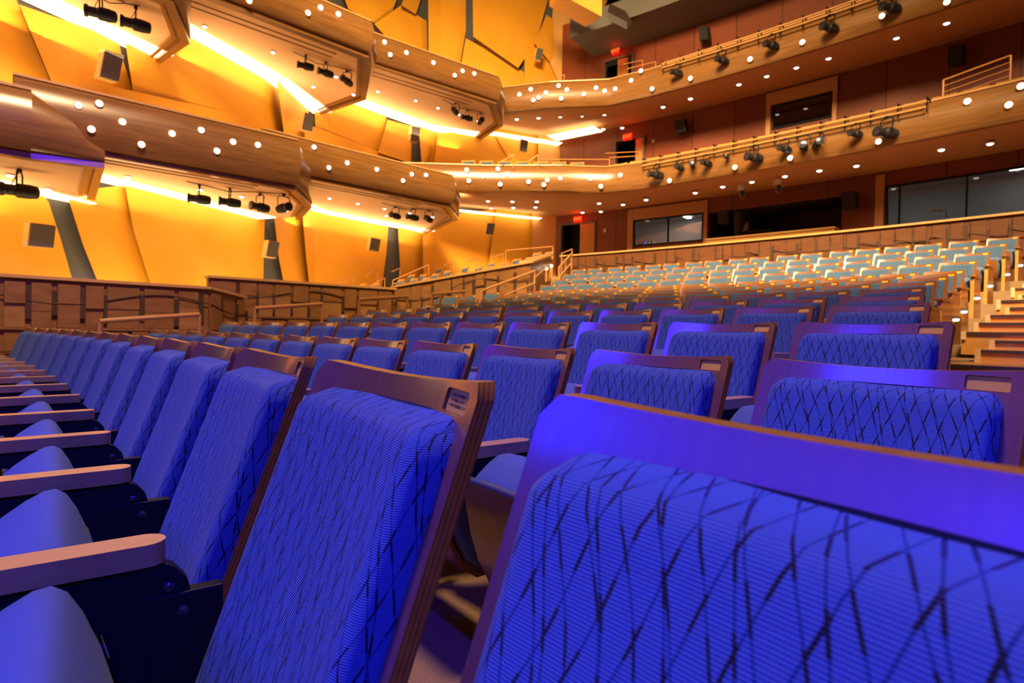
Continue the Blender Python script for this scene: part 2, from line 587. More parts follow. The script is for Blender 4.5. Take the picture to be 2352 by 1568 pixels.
def make_shell_mesh(cut=True):
    mb = MB()
    nx, nz = 24, 14
    xs = [HALFW * sin(pi / 2 * (-1 + 2 * i / nx)) * 0.35 + HALFW * (-1 + 2 * i / nx) * 0.65 for i in range(nx + 1)]
    zb = 0.30

    def top(x):
        t = 0.88 - 0.012 * (1 - (x / HALFW) ** 2)
        rr = 0.020
        d = abs(x) - (HALFW - rr)
        if d > 0:
            t -= rr - sqrt(max(rr * rr - d * d, 0))
        return t
    T = 0.021
    front = [[shell_point(x, zb + (top(x) - zb) * j / nz) for x in xs] for j in range(nz + 1)]
    back = [[shell_point(x, zb + (top(x) - zb) * j / nz, T) for x in xs] for j in range(nz + 1)]
    mb.grid(front, MT['seat_wood'])
    mb.grid([r[::-1] for r in back], MT['seat_wood'])
    top_e = [front[-1], back[-1]]
    mb.grid(top_e, MT['ply'])
    mb.grid([back[0], front[0]], MT['ply'])
    mb.grid([[r[0] for r in back], [r[0] for r in front]], MT['ply'])
    mb.grid([[r[-1] for r in front], [r[-1] for r in back]], MT['ply'])
    me = mb.mesh('backrest', weld=True)
    if cut:
        # shallow pocket for the number plate, cut into the top right corner
        c = MB()
        x0, x1, z0, z1 = 0.142, 0.212, 0.8400, 0.8655
        pts = []
        r_ = 0.004
        for cx_, cz_, a0 in ((x1 - r_, z1 - r_, 0), (x0 + r_, z1 - r_, 90), (x0 + r_, z0 + r_, 180), (x1 - r_, z0 + r_, 270)):
            for k in range(5):
                a = math.radians(a0 + 90 * k / 4)
                pts.append((cx_ + r_ * cos(a), 0, cz_ + r_ * sin(a)))
        yf = [shell_point(p[0], p[2]).y for p in pts]
        c.add([(p[0], y - 0.05, p[2]) for p, y in zip(pts, yf)] + [(p[0], y + 0.0065, p[2]) for p, y in zip(pts, yf)],
              [tuple(range(20)), tuple(range(39, 19, -1))] + [(i, 20 + i, 20 + (i + 1) % 20, (i + 1) % 20) for i in range(20)], MT['seat_wood'])
        a_ = obj('tmp_a', me)
        b_ = obj('tmp_b', c.mesh('cut'))
        md = a_.modifiers.new('b', 'BOOLEAN')
        md.operation = 'DIFFERENCE'
        md.object = b_
        md.solver = 'EXACT'
        dg = bpy.context.evaluated_depsgraph_get()
        me2 = bpy.data.meshes.new_from_object(a_.evaluated_get(dg))
        me2.name = 'backrest'
        bpy.data.objects.remove(a_)
        bpy.data.objects.remove(b_)
        me = me2
    me.shade_smooth()
    me.set_sharp_from_angle(angle=0.7)
    return me


def uv_by_vertex(me, uvs):
    lay = me.uv_layers.new(name='cloth')
    for lp in me.loops:
        lay.data[lp.index].uv = uvs[lp.vertex_index] if lp.vertex_index < len(uvs) else (0, 0)


def pad_mesh(mb, name):
    me = mb.mesh(name, smooth=3.2)
    uv_by_vertex(me, mb.uvs)
    return me


def rounded_pad(xh, z0, z1, T, surf, nx=26, nz=22, ex=0.16, ez=0.10, rc=0.03, mat=None, skirt=0.004):
    """upholstered pad lying on surf(x,z,depth)->point, bulging by T toward the stage"""
    mb = MB()
    zc, zh = (z0 + z1) / 2, (z1 - z0) / 2

    def warp(t):
        return math.copysign(abs(sin(t * pi / 2)) ** 0.9, t) * 0.55 + t * 0.45
    rows = []
    for j in range(nz + 1):
        v = warp(-1 + 2 * j / nz)
        r = []
        for i in range(nx + 1):
            u = warp(-1 + 2 * i / nx)
            x, z = u * xh, zc + v * zh
            dx, dz = abs(x) - (xh - rc), abs(z - zc) - (zh - rc)
            if dx > 0 and dz > 0:
                m_ = max(dx, dz) / max(hypot(dx, dz), 1e-9)
                x = math.copysign(xh - rc + dx * m_, x)
                z = zc + math.copysign(zh - rc + dz * m_, z - zc)
            hu = min(1, (1 - abs(u)) / ex)
            hv = min(1, (1 - abs(v)) / ez)
            h = sqrt(max(0, 1 - (1 - hu) ** 2)) * sqrt(max(0, 1 - (1 - hv) ** 2))
            h = h ** 0.8
            r.append(surf(x, z, -skirt * 0 - T * h * (0.86 + 0.14 * (1 - u * u)) + 0.0015))
        rows.append(r)
    mb.grid(rows, mat or MT['fabric'])
    mb.uvs = []
    jm, im = len(rows) // 2, len(rows[0]) // 2
    for j in range(len(rows)):
        for i in range(len(rows[0])):
            du = sum((rows[j][q + 1] - rows[j][q]).length for q in (range(im, i) if i >= im else range(i, im))) * (1 if i >= im else -1)
            dv = sum((rows[q + 1][i] - rows[q][i]).length for q in (range(jm, j) if j >= jm else range(j, jm))) * (1 if j >= jm else -1)
            mb.uvs.append((du, dv))
    rim = [surf(p.x, p.z, 0.004) for p in rows[0]] if False else None
    # close the back
    ring = rows[0] + [r[-1] for r in rows[1:]] + rows[-1][::-1][1:] + [r[0] for r in rows[::-1][1:-1]]
    mb.add([p + Vector((0, 0.006, 0)) for p in ring], [tuple(range(len(ring)))], mat or MT['fabric'])
    return mb


def make_seat(full=True):
    t = thing('theatre_seat', 'x', 'seat')
    b_ = obj('backrest', make_shell_mesh(), t)
    pad = rounded_pad(0.207, 0.335, 0.838, 0.052, shell_point)
    obj('back_cushion', pad_mesh(pad, 'back_cushion'), b_)
    pl = MB()
    r_ = []
    for z in (0.8402, 0.8653):
        r_.append([shell_point(x, z, 0.0045) for x in (0.1422, 0.16, 0.18, 0.2118)])
    pl.grid(r_, MT['brass'])
    pl.grid([[p + Vector((0, 0.0018, 0)) for p in q[::-1]] for q in r_], MT['brass'])
    obj('number_plate', pl.mesh('number_plate', fixn=False), b_)
    # tipped-up seat: upholstered wedge with a bent wooden shell on its stage side
    prof = [(-0.245, 0.285), (-0.252, 0.34), (-0.272, 0.43), (-0.295, 0.515), (-0.313, 0.563), (-0.330, 0.594), (-0.347, 0.606), (-0.366, 0.604), (-0.395, 0.588), (-0.430, 0.562),
            (-0.455, 0.537), (-0.460, 0.51), (-0.446, 0.44), (-0.415, 0.345), (-0.375, 0.265), (-0.33, 0.235), (-0.275, 0.24)]
    c = MB()
    xs = [-0.232, -0.228, -0.218, -0.19, -0.14, -0.07, 0, 0.07, 0.14, 0.19, 0.218, 0.228, 0.232]
    cy0, cz0 = -0.36, 0.40
    rings = []
    for x in xs:
        k = 1 - {0.232: 0.20, 0.228: 0.10, 0.218: 0.045, 0.19: 0.012}.get(abs(x), 0.0)
        rings.append([Vector((x, cy0 + (y - cy0) * k, cz0 + (z - cz0) * k)) for y, z in prof + [prof[0]]])
    c.grid(rings, MT['fabric_seat'])
    n = len(prof)
    c.add(rings[0][:n], [tuple(range(n))], MT['fabric_seat'])
    c.add(rings[-1][:n], [tuple(range(n - 1, -1, -1))], MT['fabric_seat'])
    sc = obj('seat_cushion', c.mesh('seat_cushion', smooth=0.9, weld=True), t)
    s = MB()
    sp = [(-0.466, 0.545), (-0.464, 0.50), (-0.446, 0.415), (-0.420, 0.335), (-0.378, 0.255), (-0.330, 0.222), (-0.27, 0.225)]
    so = [(-0.477, 0.548), (-0.477, 0.498), (-0.459, 0.411), (-0.432, 0.329), (-0.387, 0.245), (-0.333, 0.209), (-0.27, 0.212)]
    ins = []
    for x in (-0.205, -0.200, -0.19, -0.1, 0, 0.1, 0.19, 0.200, 0.205):
        e = 0.0
        ring = [Vector((x, y, z)) for y, z in so] + [Vector((x, y, z)) for y, z in sp[::-1]]
        ins.append(ring + [ring[0]])
    s.grid(ins, MT['seat_wood'])
    s.add(ins[0][:-1], [tuple(range(14))], MT['ply'])
    s.add(ins[-1][:-1], [tuple(range(13, -1, -1))], MT['ply'])
    obj('seat_shell', s.mesh('seat_shell', smooth=0.8, weld=True), sc)
    e = MB()
    e.tube([(-0.205, -0.470, 0.547), (-0.1, -0.472, 0.551), (0.1, -0.472, 0.551), (0.205, -0.470, 0.547)], 0.010, MT['trimgrey'])
    obj('edge_trim', e.mesh('edge_trim', smooth=1.0), sc)
    # arm at the left side of the seat, with its black standard
    add_arm(t, -0.281, 1)
    return t


def add_arm(t, ax, full):
    a = MB()
    outl = []
    L0, L1, hw = -0.515, -0.215, 0.0275
    for k in range(9):
        an = pi * k / 8
        outl.append((ax + hw * cos(an), L1 - 0.028 + 0.028 * sin(an)))
    for k in range(9):
        an = pi + pi * k / 8
        outl.append((ax + hw * cos(an), L0 + 0.028 + 0.028 * sin(an)))
    a.prism([(x, y, 0.584 - (y + 0.215) * 0.0) for x, y in outl], (0, 0, 0.032), MT['arm_wood'])
    obj('armrest', a.mesh('armrest', smooth=0.6, bevel=0.006), t)
    s = MB()
    pr = [(-0.50, 0.583), (-0.225, 0.583), (-0.205, 0.573), (-0.188, 0.552), (-0.182, 0.525), (-0.190, 0.505), (-0.205, 0.40), (-0.215, 0.0), (-0.33, 0.0),
          (-0.325, 0.03), (-0.305, 0.05), (-0.290, 0.30), (-0.283, 0.46), (-0.292, 0.495), (-0.315, 0.515), (-0.40, 0.532), (-0.50, 0.548)]
    s.prism([(ax - 0.014, y, z) for y, z in pr], (0.028, 0, 0), MT['metal'])
    st = obj('standard', s.mesh('standard', smooth=0.6, bevel=0.0025), t)
    b_ = MB()
    b_.box((ax - 0.004, -0.235, 0.28), (ax + 0.020, -0.140, 0.535), MT['metal'])
    obj('back_bracket', b_.mesh('back_bracket', bevel=0.002), st)
    for y, z in ((-0.212, 0.545), (-0.335, 0.553)):
        q = MB()
        q.lathe([(0.0075, 0), (0.0075, 0.004), (0.004, 0.0065)], MT['bolt'], Matrix.Translation((ax + 0.013, y, z)) @ Matrix.Rotation(pi / 2, 4, 'Y'), 12)
        obj('bolt', q.mesh('bolt', smooth=0.7), st)
    q = MB()
    q.lathe([(0.0085, 0), (0.0085, 0.004), (0.004, 0.008)], MT['bolt'], Matrix.Translation((ax + 0.020, -0.195, 0.508)) @ Matrix.Rotation(pi / 2, 4, 'Y'), 12)
    obj('bolt', q.mesh('bolt', smooth=0.7), st)


SEAT = make_seat()
note_kids(SEAT)

# rows: radius at the back tops, angle of the right-hand seat, floor height, seat pitch
ROWS = {0: (33.651, .9533, 0.0, .5644), 1: (34.612, .9419, 0.0, .5553), 2: (35.415, .9320, .104, .5506), 3: (36.6645, .9191, .225, .5584),
        4: (37.3543, .9125, .317, .5598), 5: (38.7018, .9015, .459, .555), 6: (39.80, .8955, .592, .555), 7: (40.90, .8905, .725, .555),
        8: (41.98, .8857, .858, .5545), 9: (43.0674, .8814, .990, .5544), 10: (44.1775, .8788, 1.224, .553), 11: (45.3228, .876, 1.474, .5492),
        12: (46.5977, .8775, 1.751, .5674), 13: (47.3746, .8776, 1.968, .5831)}
TOFF = {0: [0, -.01, 0, .04, .04, .01, -.03, -.05, -.06, -.06, -.06, -.06, -.06, -.06], 1: [.01, 0, -.01, -.01, -.01, .02, .03, .03, .03, .03],
        12: [-.06, -.02, 0, .02, .05, .09, .02, .06, 0, .04, -.03, .01, -.05, -.01, -.06, -.01, -.07, -.02],
        13: [-.03, -.04, -.04, 0, .03, .09, .04, .08, .01, .06, 0, .04, -.02, .02, -.04, -.02, -.12, -.10],
        11: [.04, .01, -.01, -.03, -.02, -.01, -.02, -.03, -.02, -.01, 0, .01, .01, .03, .04, .03, .01]}
NSEAT = {0: 14, 1: 13, 2: 13, 3: 12, 4: 12, 5: 12, 6: 13, 7: 13, 8: 14, 9: 15, 10: 16, 11: 17, 12: 18, 13: 18}


def place_seat(P, a, z, label, group, src=None):
    o = copy_tree(src or SEAT)
    o.location = (P.x, P.y, z)
    o.rotation_euler = (0, 0, -a)
    o['label'] = label
    o['group'] = group
    return o


def toff(r, k):
    v = TOFF.get(r)
    return v[min(k, len(v) - 1)] if v else 0.0


used_first = False
for r, (R, ph, fz, sp) in ROWS.items():
    for k in range(NSEAT[r]):
        a = ph - k * sp / R + toff(r, k) / R
        col = 'blue-lit' if r < 4 else 'grey-blue' if r < 7 else 'pale green'
        rowname = 'nearest row' if r == 0 else 'last row' if r == 13 else ORD[r + 1] + ' row from the front'
        if r == 0 and k == 0:
            lab = 'large blue-lit theatre seat closest to the viewer, at the lower right'
        elif k == 0:
            lab = f'{col} theatre seat at the right-hand aisle end of the {rowname}'
        elif r == 0:
            lab = f'{col} theatre seat, {ORD[k + 1]} from the right in the {rowname}'
        else:
            lab = f'{col} theatre seat, {ORD[k + 1]} from the right aisle in the {rowname}'
        P = polar(R, a)
        if not used_first:
            used_first = True
            SEAT['label'] = lab
            SEAT['group'] = 'theatre seats of the centre block'
            first_pose = (P, a)
            continue
        o = place_seat(P, a, fz, lab, 'theatre seats of the centre block')
        if r == 0 and k == 1:
            plq = [c for c in COL.objects if c.parent and c.parent.parent == o and c.name.startswith('number_plate')][0]
            tilt = math.atan(REC)
            yaw = -math.atan(0.034 * 2 * 0.177 / HALFW ** 2)
            for ln, (txt, dz) in enumerate((('STACEY DAMRON TO', 0.0052), ('FEATURING ARTIST AT', -0.0002), ('GRAND OPENING 3/19/11', -0.0056))):
                tx = obj('engraving', text_mesh(txt, 0.0052, 0.00015, MT['ink']), plq)
                p_ = shell_point(0.177, 0.8528 + dz, 0.0045 - 0.0004)
                tx.location = p_
                tx.rotation_euler = (Matrix.Rotation(yaw, 4, 'Z') @ Matrix.Rotation(pi / 2 - tilt, 4, 'X')).to_euler()
SEAT.location = (first_pose[0].x, first_pose[0].y, 0)
SEAT.rotation_euler = (0, 0, -first_pose[1])

# side block of seats beyond the left aisle
AEND = {0: .735, 1: .733, 2: .730, 3: .728, 4: .726, 5: .722, 6: .715, 7: .708, 8: .703, 9: .697}


def side_of(P, A, B):
    return (B[0] - A[0]) * (P.y - A[1]) - (B[1] - A[1]) * (P.x - A[0])


PAR1 = [(-8.6, 6.3, 1.58), (-6.94, 8.02, 1.58), (-5.113, 9.946, 1.58)]
PAR2 = [(-5.60, 10.9, 1.85), (-2.67, 13.4, 1.85)]
PAR3 = [(-2.73, 13.7, 1.93), (0.44, 15.3, 2.73), (1.13, 17.8, 3.25)]
for r in range(0, 10):
    R, ph, fz, sp = ROWS[r]
    a = AEND[r] - 1.15 / R
    k = 0
    while k < 6:
        P = polar(R, a)
        Q = polar(R, a - 0.30 / R)
        lim = PAR1[:3]
        ok = side_of(Q, (-8.0, 6.2), (-4.7, 9.55)) > 0 and side_of(Q, (-4.85, 9.7), (-1.9, 12.75)) > 0 and side_of(Q, (-2.4, 13.2), (0.5, 14.6)) > 0
        if not ok:
            break
        rowname = 'nearest row' if r == 0 else ORD[r + 1] + ' row from the front'
        place_seat(P, a, fz, f'theatre seat {ORD[k + 1]} left of the handrail aisle in the {rowname}', 'theatre seats of the left side block')
        a -= 0.56 / R
        k += 1
#@@STRUCT
# ------------------------------------------------------------------ floor tiers
fl = MB()
keys = sorted(ROWS)
edges = []
for r in keys:
    R = ROWS[r][0]
    edges.append((R - 0.62, ROWS[r][2]))
A0, A1, NA = 0.30, 1.10, 60


def arc(R, z, a0=A0, a1=A1, n=NA):
    return [polar(R, a0 + (a1 - a0) * i / n, z) for i in range(n + 1)]


R_in = 31.0
prev_z = 0.0
for i, (Re, z) in enumerate(edges):
    Rn = edges[i + 1][0] if i + 1 < len(edges) else 48.3
    R0_ = R_in if i == 0 else Re
    a1 = 1.10 if i < 3 else 0.905 if i < 9 else 0.895
    if z > prev_z:
        fl.grid([arc(Re, prev_z, A0, a1), arc(Re, z, A0, a1)], MT['carpet'])
    fl.grid([arc(R0_, z, A0, a1), arc(Rn, z, A0, a1)], MT['carpet'])
    prev_z = z
fl.build('floor', smooth=0.6, fixn=False, kind='structure')

# right-hand aisle steps, wooden risers with dark nosing
STEPS = [(36.1, .20, .24), (37.2, .30, .36), (38.1, .42, .48), (38.7, .48, .60), (39.3, .60, .72), (40.15, .72, .836), (40.6, .836, .925), (41.05, .925, 1.01), (41.5, 1.01, 1.12), (41.95, 1.12, 1.22),
         (42.8, 1.22, 1.34), (43.5, 1.34, 1.47), (44.7, 1.47, 1.60), (45.3, 1.60, 1.75), (46.05, 1.75, 1.86), (46.5, 1.86, 1.97)]
for i, (R, z0, z1) in enumerate(STEPS):
    al = 0.9115 if R < 39 else 0.907 if R < 41 else 0.8985 if R < 43 else 0.893 if R < 45 else 0.8885
    ar = al + 3.0 / R
    Rn = (STEPS[i + 1][0] if i + 1 < len(STEPS) else 48.2) + 0.02
    t = thing('aisle_step', f'{"lowest" if i == 0 else "topmost" if i == len(STEPS) - 1 else ORD[i + 1] + " from the bottom"}, wooden aisle step with dark nosing at the right', 'step', polar(R, al, z0), group='steps of the right-hand aisle')
    T = Matrix.Translation(-t.location)

    def tr(p):
        return T @ p
    m = MB()
    base = [arc(R, z0 - 0.16, al, ar, 8), arc(R, z1 - 0.03, al, ar, 8)]
    m.grid([[tr(p) for p in q] for q in base], MT['step'])
    m.add([tr(polar(R, al, z0 - .1)), tr(polar(Rn, al, z0 - .1)), tr(polar(Rn, al, z1 - .03)), tr(polar(R, al, z1 - .03))], [(0, 1, 2, 3)], MT['nosing'])
    m.build('riser', t, fixn=False)
    m = MB()
    m.grid([[tr(p) for p in arc(R - 0.02, z1 - 0.032, al, ar, 8)], [tr(p) for p in arc(R - 0.02, z1 - 0.004, al, ar, 8)]], MT['nosing'])
    m.grid([[tr(p) for p in arc(R - 0.02, z1 - 0.032, al, ar, 8)], [tr(p) for p in arc(R, z1 - 0.032, al, ar, 8)]], MT['nosing'])
    m.build('nosing', t, fixn=False)
    m = MB()
    m.grid([[tr(p) for p in arc(R - 0.02, z1 - 0.004, al, ar, 8)], [tr(p) for p in arc(R - 0.02, z1, al, ar, 8)], [tr(p) for p in arc(Rn, z1, al, ar, 8)]], MT['step'])
    m.build('tread', t, fixn=False)
    m = MB()
    dirr = (polar(R + 1, al) - polar(R, al))
    ta = Vector((dirr.y, -dirr.x, 0))
    p0 = polar(R - 0.026, al) + ta * 0.0
    m.prism([tr(Vector((p0.x, p0.y, z0 + 0.0))), tr(Vector((p0.x, p0.y, z0)) + ta * 0.045), tr(Vector((p0.x, p0.y, z1 + .004)) + ta * 0.045), tr(Vector((p0.x, p0.y, z1 + .004)))], tuple(dirr * 0.03), MT['steptrim'])
    m.build('corner_trim', t)

# wooden end panels of the rows on the right aisle, each with its step lamp
for r in range(5, 14):
    R, ph, fz, sp = ROWS[r]
    a = ph + (0.30 + toff(r, 0)) / R
    t = thing('row_end_panel', f'wooden end panel with arm and glowing step lamp closing the {ORD[r + 1]} row', 'end panel', polar(R, a, fz), (0, 0, -a), 'end panels along the right aisle')
    m = MB()
    pr = [(-0.50, 0.0), (-0.12, 0.0), (-0.14, 0.30), (-0.20, 0.585), (-0.50, 0.585)]
    m.prism([(-0.02, y, z) for y, z in pr], (0.045, 0, 0), MT['seat_wood'], MT['step'])
    m.build('panel', t, bevel=0.004)
    m = MB()
    m.box((-0.035, -0.54, 0.587), (0.04, -0.18, 0.617), MT['seat_wood'])
    m.build('armrest', t, bevel=0.008)
    lp = MB()
    lp.box((0.026, -0.44, 0.305), (0.055, -0.34, 0.345), MT['frame'])
    l_ = lp.build('step_lamp', t, bevel=0.003)
    g = MB()
    g.lathe([(0.001, 0), (0.030, 0.0), (0.034, 0.012), (0.024, 0.024), (0.001, 0.028)], MT['steplight'], Matrix.Translation((0.040, -0.39, 0.303)) @ Matrix.Rotation(pi, 4, 'X'), 14)
    g.build('lens', l_, smooth=0.8)


# ------------------------------------------------------------------ generic wall-like builders
def relief_parapet(name, path, height, label, tiers=1, dark=False, cap_w=0.22, seed=1, boards=True):
    """parapet along path [(x,y,ztop)], boards on the side facing the seats"""
    rnd = random.Random(seed)
    t = thing(name, label, 'parapet', (path[0][0], path[0][1], path[0][2] - height))
    O = Vector(t.location)
    wd, cp, bd, sl = MB(), MB(), MB(), MB()
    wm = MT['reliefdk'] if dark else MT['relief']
    for s in range(len(path) - 1):
        P, Q = Vector(path[s]), Vector(path[s + 1])
        d = (Q - P)
        dh = Vector((d.x, d.y, 0))
        L = dh.length
        e = dh / L
        n = Vector((e.y, -e.x, 0))
        if n.dot(Vector((0, 0, 0)) - P) < 0:
            n = -n
        def pt(u, zdown, off):
            q = P + d * (u / L)
            return Vector((q.x, q.y, q.z - zdown)) + n * off - O
        wd.prism([pt(0, height, 0), pt(L, height, 0), pt(L, 0.02, 0), pt(0, 0.02, 0)], tuple(n * -0.14), wm)
        cp.prism([pt(-0.02, 0.045, 0.07), pt(L + 0.02, 0.045, 0.07), pt(L + 0.02, 0, 0.07), pt(-0.02, 0, 0.07)], tuple(n * -(cap_w + 0.07)), MT['cap'])
        for ti in range(tiers if boards else 0):
            h_t = 0.62 if tiers > 1 else min(height - 0.15, 0.75)
            z_top = 0.10 + ti * (h_t + 0.05)
            bd.prism([pt(0, z_top + h_t + 0.035, 0.055), pt(L, z_top + h_t + 0.035, 0.055), pt(L, z_top + h_t + 0.005, 0.055), pt(0, z_top + h_t + 0.005, 0.055)], tuple(n * -0.055), wm)
            u = 0.04
            while u < L - 0.1:
                w_ = rnd.choice((0.26, 0.30, 0.42, 0.22))
                w_ = min(w_, L - u)
                o1, o2 = rnd.uniform(0.005, 0.075), rnd.uniform(0.005, 0.075)
                cut = rnd.uniform(0.35, 0.65)
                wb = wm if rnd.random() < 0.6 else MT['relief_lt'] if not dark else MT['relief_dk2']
                bd.prism([pt(u, z_top + h_t, 0), pt(u + w_, z_top + h_t, 0), pt(u + w_, z_top + h_t * cut, 0), pt(u, z_top + h_t * cut, 0)], tuple(n * o1), wb)
                bd.prism([pt(u, z_top + h_t * cut, 0), pt(u + w_, z_top + h_t * cut, 0), pt(u + w_, z_top, 0), pt(u, z_top, 0)], tuple(n * o2), wm)
                hs = h_t * rnd.uniform(0.45, 0.9)
                zz = z_top + rnd.uniform(0.02, h_t - hs)
                ws = rnd.choice((0.05, 0.07))
                sl.prism([pt(u + w_, zz + hs, 0), pt(u + w_ + ws, zz + hs, 0), pt(u + w_ + ws, zz, 0), pt(u + w_, zz, 0)], tuple(n * 0.053), MT['slot'])
                u += w_ + ws
            wave = [pt(k * L / 40, z_top + h_t * (0.30 + 0.16 * sin(k * L / 40 * 2.4 + ti * 1.6)), 0.052) for k in range(41)]
            sl.tube(wave, 0.011, MT['slot'], 5)
    wd.build('wall_core', t)
    if boards:
        bd.build('relief_boards', t)
        sl.build('relief_grooves', t)
    cp.build('cap_rail', t, bevel=0.01)
    return t


relief_parapet('parapet', PAR1 + [(-5.0, 11.0, 1.49)], 1.75, 'long purple-lit wooden parapet with two tiers of relief boards at the far left', 2, seed=3)
relief_parapet('parapet', PAR2, 1.6, 'wooden relief parapet in the middle distance, behind the purple-lit one', 2, seed=5)
relief_parapet('parapet', PAR3[1:], 1.45, 'smooth lit wooden parapet end beside the stair to the lower exit', 1, cap_w=0.3, boards=False)
relief_parapet('parapet', PAR3[:2], 1.45, 'rising wooden relief parapet that climbs to the stair by the lit exit', 1, seed=8, cap_w=0.3)
arcpts = []
for i in range(23):
    a = 0.640 + (0.945 - 0.640) * i / 22
    p = polar(48.3, a, 3.44)
    arcpts.append((p.x, p.y, p.z))
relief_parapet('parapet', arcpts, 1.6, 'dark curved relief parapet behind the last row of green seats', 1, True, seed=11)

# terrace and cross-aisle floors behind the parapets
tf = MB()
tf.grid([arc(48.4, 2.62, 0.62, 0.96), arc(52.0, 2.62, 0.62, 0.96)], MT['carpet'])
tf.build('floor_terrace', fixn=False, kind='structure')

# ------------------------------------------------------------------ the side wall and its tilted plaster panels
WP = [(-10.5, 6.6), (-8.34, 12.03), (-6.78, 15.94), (-6.34, 18.45), (-3.3, 21.95), (1.62, 24.06)]
wm_ = MB()
for i in range(len(WP) - 1):
    P, Q = WP[i], WP[i + 1]
    wm_.add([(P[0], P[1], 0.2), (Q[0], Q[1], 0.2), (Q[0], Q[1], 16), (P[0], P[1], 16)], [(0, 1, 2, 3)], MT['grey'])
wm_.build('wall_left', fixn=False, kind='structure')


def wall_at(x, y, off):
    """point on the side wall (offset into the hall) seen along a sight line"""
    for i in range(len(WP) - 1):
        P, Q = WP[i], WP[i + 1]
        p = at_wall(x, y, P, Q, off)
        s = ((p.x - P[0]) * (Q[0] - P[0]) + (p.y - P[1]) * (Q[1] - P[1])) / ((Q[0] - P[0]) ** 2 + (Q[1] - P[1]) ** 2)
        if p.y > 0 and (-0.0 <= s < 1.0 or (i == 0 and s < 0) or (i == len(WP) - 2 and s >= 1)):
            return p
    return at_wall(x, y, WP[-2], WP[-1], off)


def wall_panel(px, off, label, mat='orange', off2=None, thick=0.5):
    """a bent plaster panel standing off the wall, its left edge further out than its right one"""
    off2 = 0.04 if off2 is None else off2
    off = off + 0.16
    xa, xb = min(p[0] for p in px), max(p[0] for p in px)
    ya, yb = min(p[1] for p in px), max(p[1] for p in px)
    bm = bmesh.new()
    vs = [bm.verts.new((x, y, 0)) for x, y in px]
    bm.faces.new(vs)
    step = 30
    x = xa + step
    while x < xb:
        bmesh.ops.bisect_plane(bm, geom=bm.verts[:] + bm.edges[:] + bm.faces[:], plane_co=(x, 0, 0), plane_no=(1, 0, 0))
        x += step
    y = ya + step
    while y < yb:
        bmesh.ops.bisect_plane(bm, geom=bm.verts[:] + bm.edges[:] + bm.faces[:], plane_co=(0, y, 0), plane_no=(0, 1, 0))
        y += step
    border = [e for e in bm.edges if len(e.link_faces) == 1]
    bm.verts.index_update()
    P3 = {}
    for v in bm.verts:
        f = (v.co.x - xa) / (xb - xa)
        P3[v.index] = wall_at(v.co.x, v.co.y, off + (off2 - off) * f)
    c = sum(P3.values(), Vector()) / len(P3)
    m = MB()
    n = len(P3)
    m.add([P3[i] - c for i in range(n)], [tuple(v.index for v in f.verts) for f in bm.faces], MT[mat])
    to_v = Vector((-c.x, -c.y, 0)).normalized()
    ev, ef = [], []
    for e in border:
        a_, b_ = P3[e.verts[0].index] - c, P3[e.verts[1].index] - c
        k = len(ev)
        ev += [a_, b_, b_ - to_v * thick, a_ - to_v * thick]
        ef.append((k, k + 1, k + 2, k + 3))
    m.add(ev, ef, MT['edge'])
    bm.free()
    o = m.build('wall_panel', fixn=False)
    o.location = c
    o['label'] = label
    o['category'] = 'wall panel'
    o['group'] = 'plaster panels on the side wall'
    return o


wall_panel([(-150, 380), (95, 440), (112, 465), (140, 550), (170, 655), (-150, 655)], 0.10, 'orange plaster panel at the far left carrying the square speaker')
wall_panel([(152, 440), (290, 425), (305, 520), (352, 665), (232, 665), (190, 560)], 0.16, 'narrow orange plaster panel right of the wide grey wall strip')
wall_panel([(287, 425), (608, 500), (604, 665), (350, 665), (307, 530)], 0.09, 'wide glowing orange plaster panel under the lit box at the left')
wall_panel([(630, 500), (696, 480), (713, 665), (655, 665), (640, 590)], 0.10, 'slim orange plaster panel right of the grey strip with the speaker')
wall_panel([(693, 470), (893, 500), (888, 580), (876, 665), (712, 665), (703, 590)], 0.16, 'broad orange plaster panel under the right-hand lower box')
wall_panel([(913, 500), (973, 520), (971, 650), (921, 650)], 0.10, 'small orange plaster panel right of the last grey wall gap')
wall_panel([(971, 500), (1146, 480), (1134, 570), (1120, 640), (972, 650)], 0.16, 'bright yellow plaster panel behind the raised side seats')
wall_panel([(1140, 478), (1225, 478), (1222, 620), (1118, 640)], 0.08, 'orange plaster panel left of the glowing corner', 'orange')
wall_panel([(1222, 478), (1290, 478), (1290, 640), (1222, 620)], 0.05, 'peach plaster strip in the corner by the lower exit', 'peach')
# between the tiers
wall_panel([(-120, -60), (38, 0), (122, 200), (-120, 200)], 0.06, 'dark orange plaster panel above the leftmost box')
wall_panel([(44, 10), (272, 90), (280, 130), (310, 225), (130, 215)], 0.12, 'orange plaster panel behind the tilted upper left speaker')
wall_panel([(276, 20), (430, 60), (640, 150), (648, 320), (315, 270)], 0.10, 'large shadowed orange plaster panel between upper and lower boxes')
wall_panel([(246, 196), (575, 268), (592, 320), (255, 250)], 0.26, 'low tapering orange plaster strip just above the lit lower box')
wall_panel([(634, 170), (700, 200), (720, 330), (655, 330)], 0.20, 'narrow orange plaster panel beside the middle speaker')
wall_panel([(722, 200), (892, 250), (872, 345), (725, 320)], 0.12, 'orange plaster panel between the middle and right speakers')
wall_panel([(700, 300), (720, 290), (905, 360), (900, 385), (700, 350)], 0.26, 'low orange plaster strip above the right-hand lower box')
wall_panel([(890, 275), (946, 290), (944, 375), (868, 350)], 0.10, 'small orange plaster panel left of the high narrow speaker')
wall_panel([(962, 290), (1010, 305), (998, 385), (968, 375)], 0.14, 'orange plaster sliver right of the high narrow speaker')
wall_panel([(1006, 305), (1160, 300), (1240, 350), (1240, 385), (996, 385)], 0.20, 'pointed orange plaster panel just above the lower balcony')
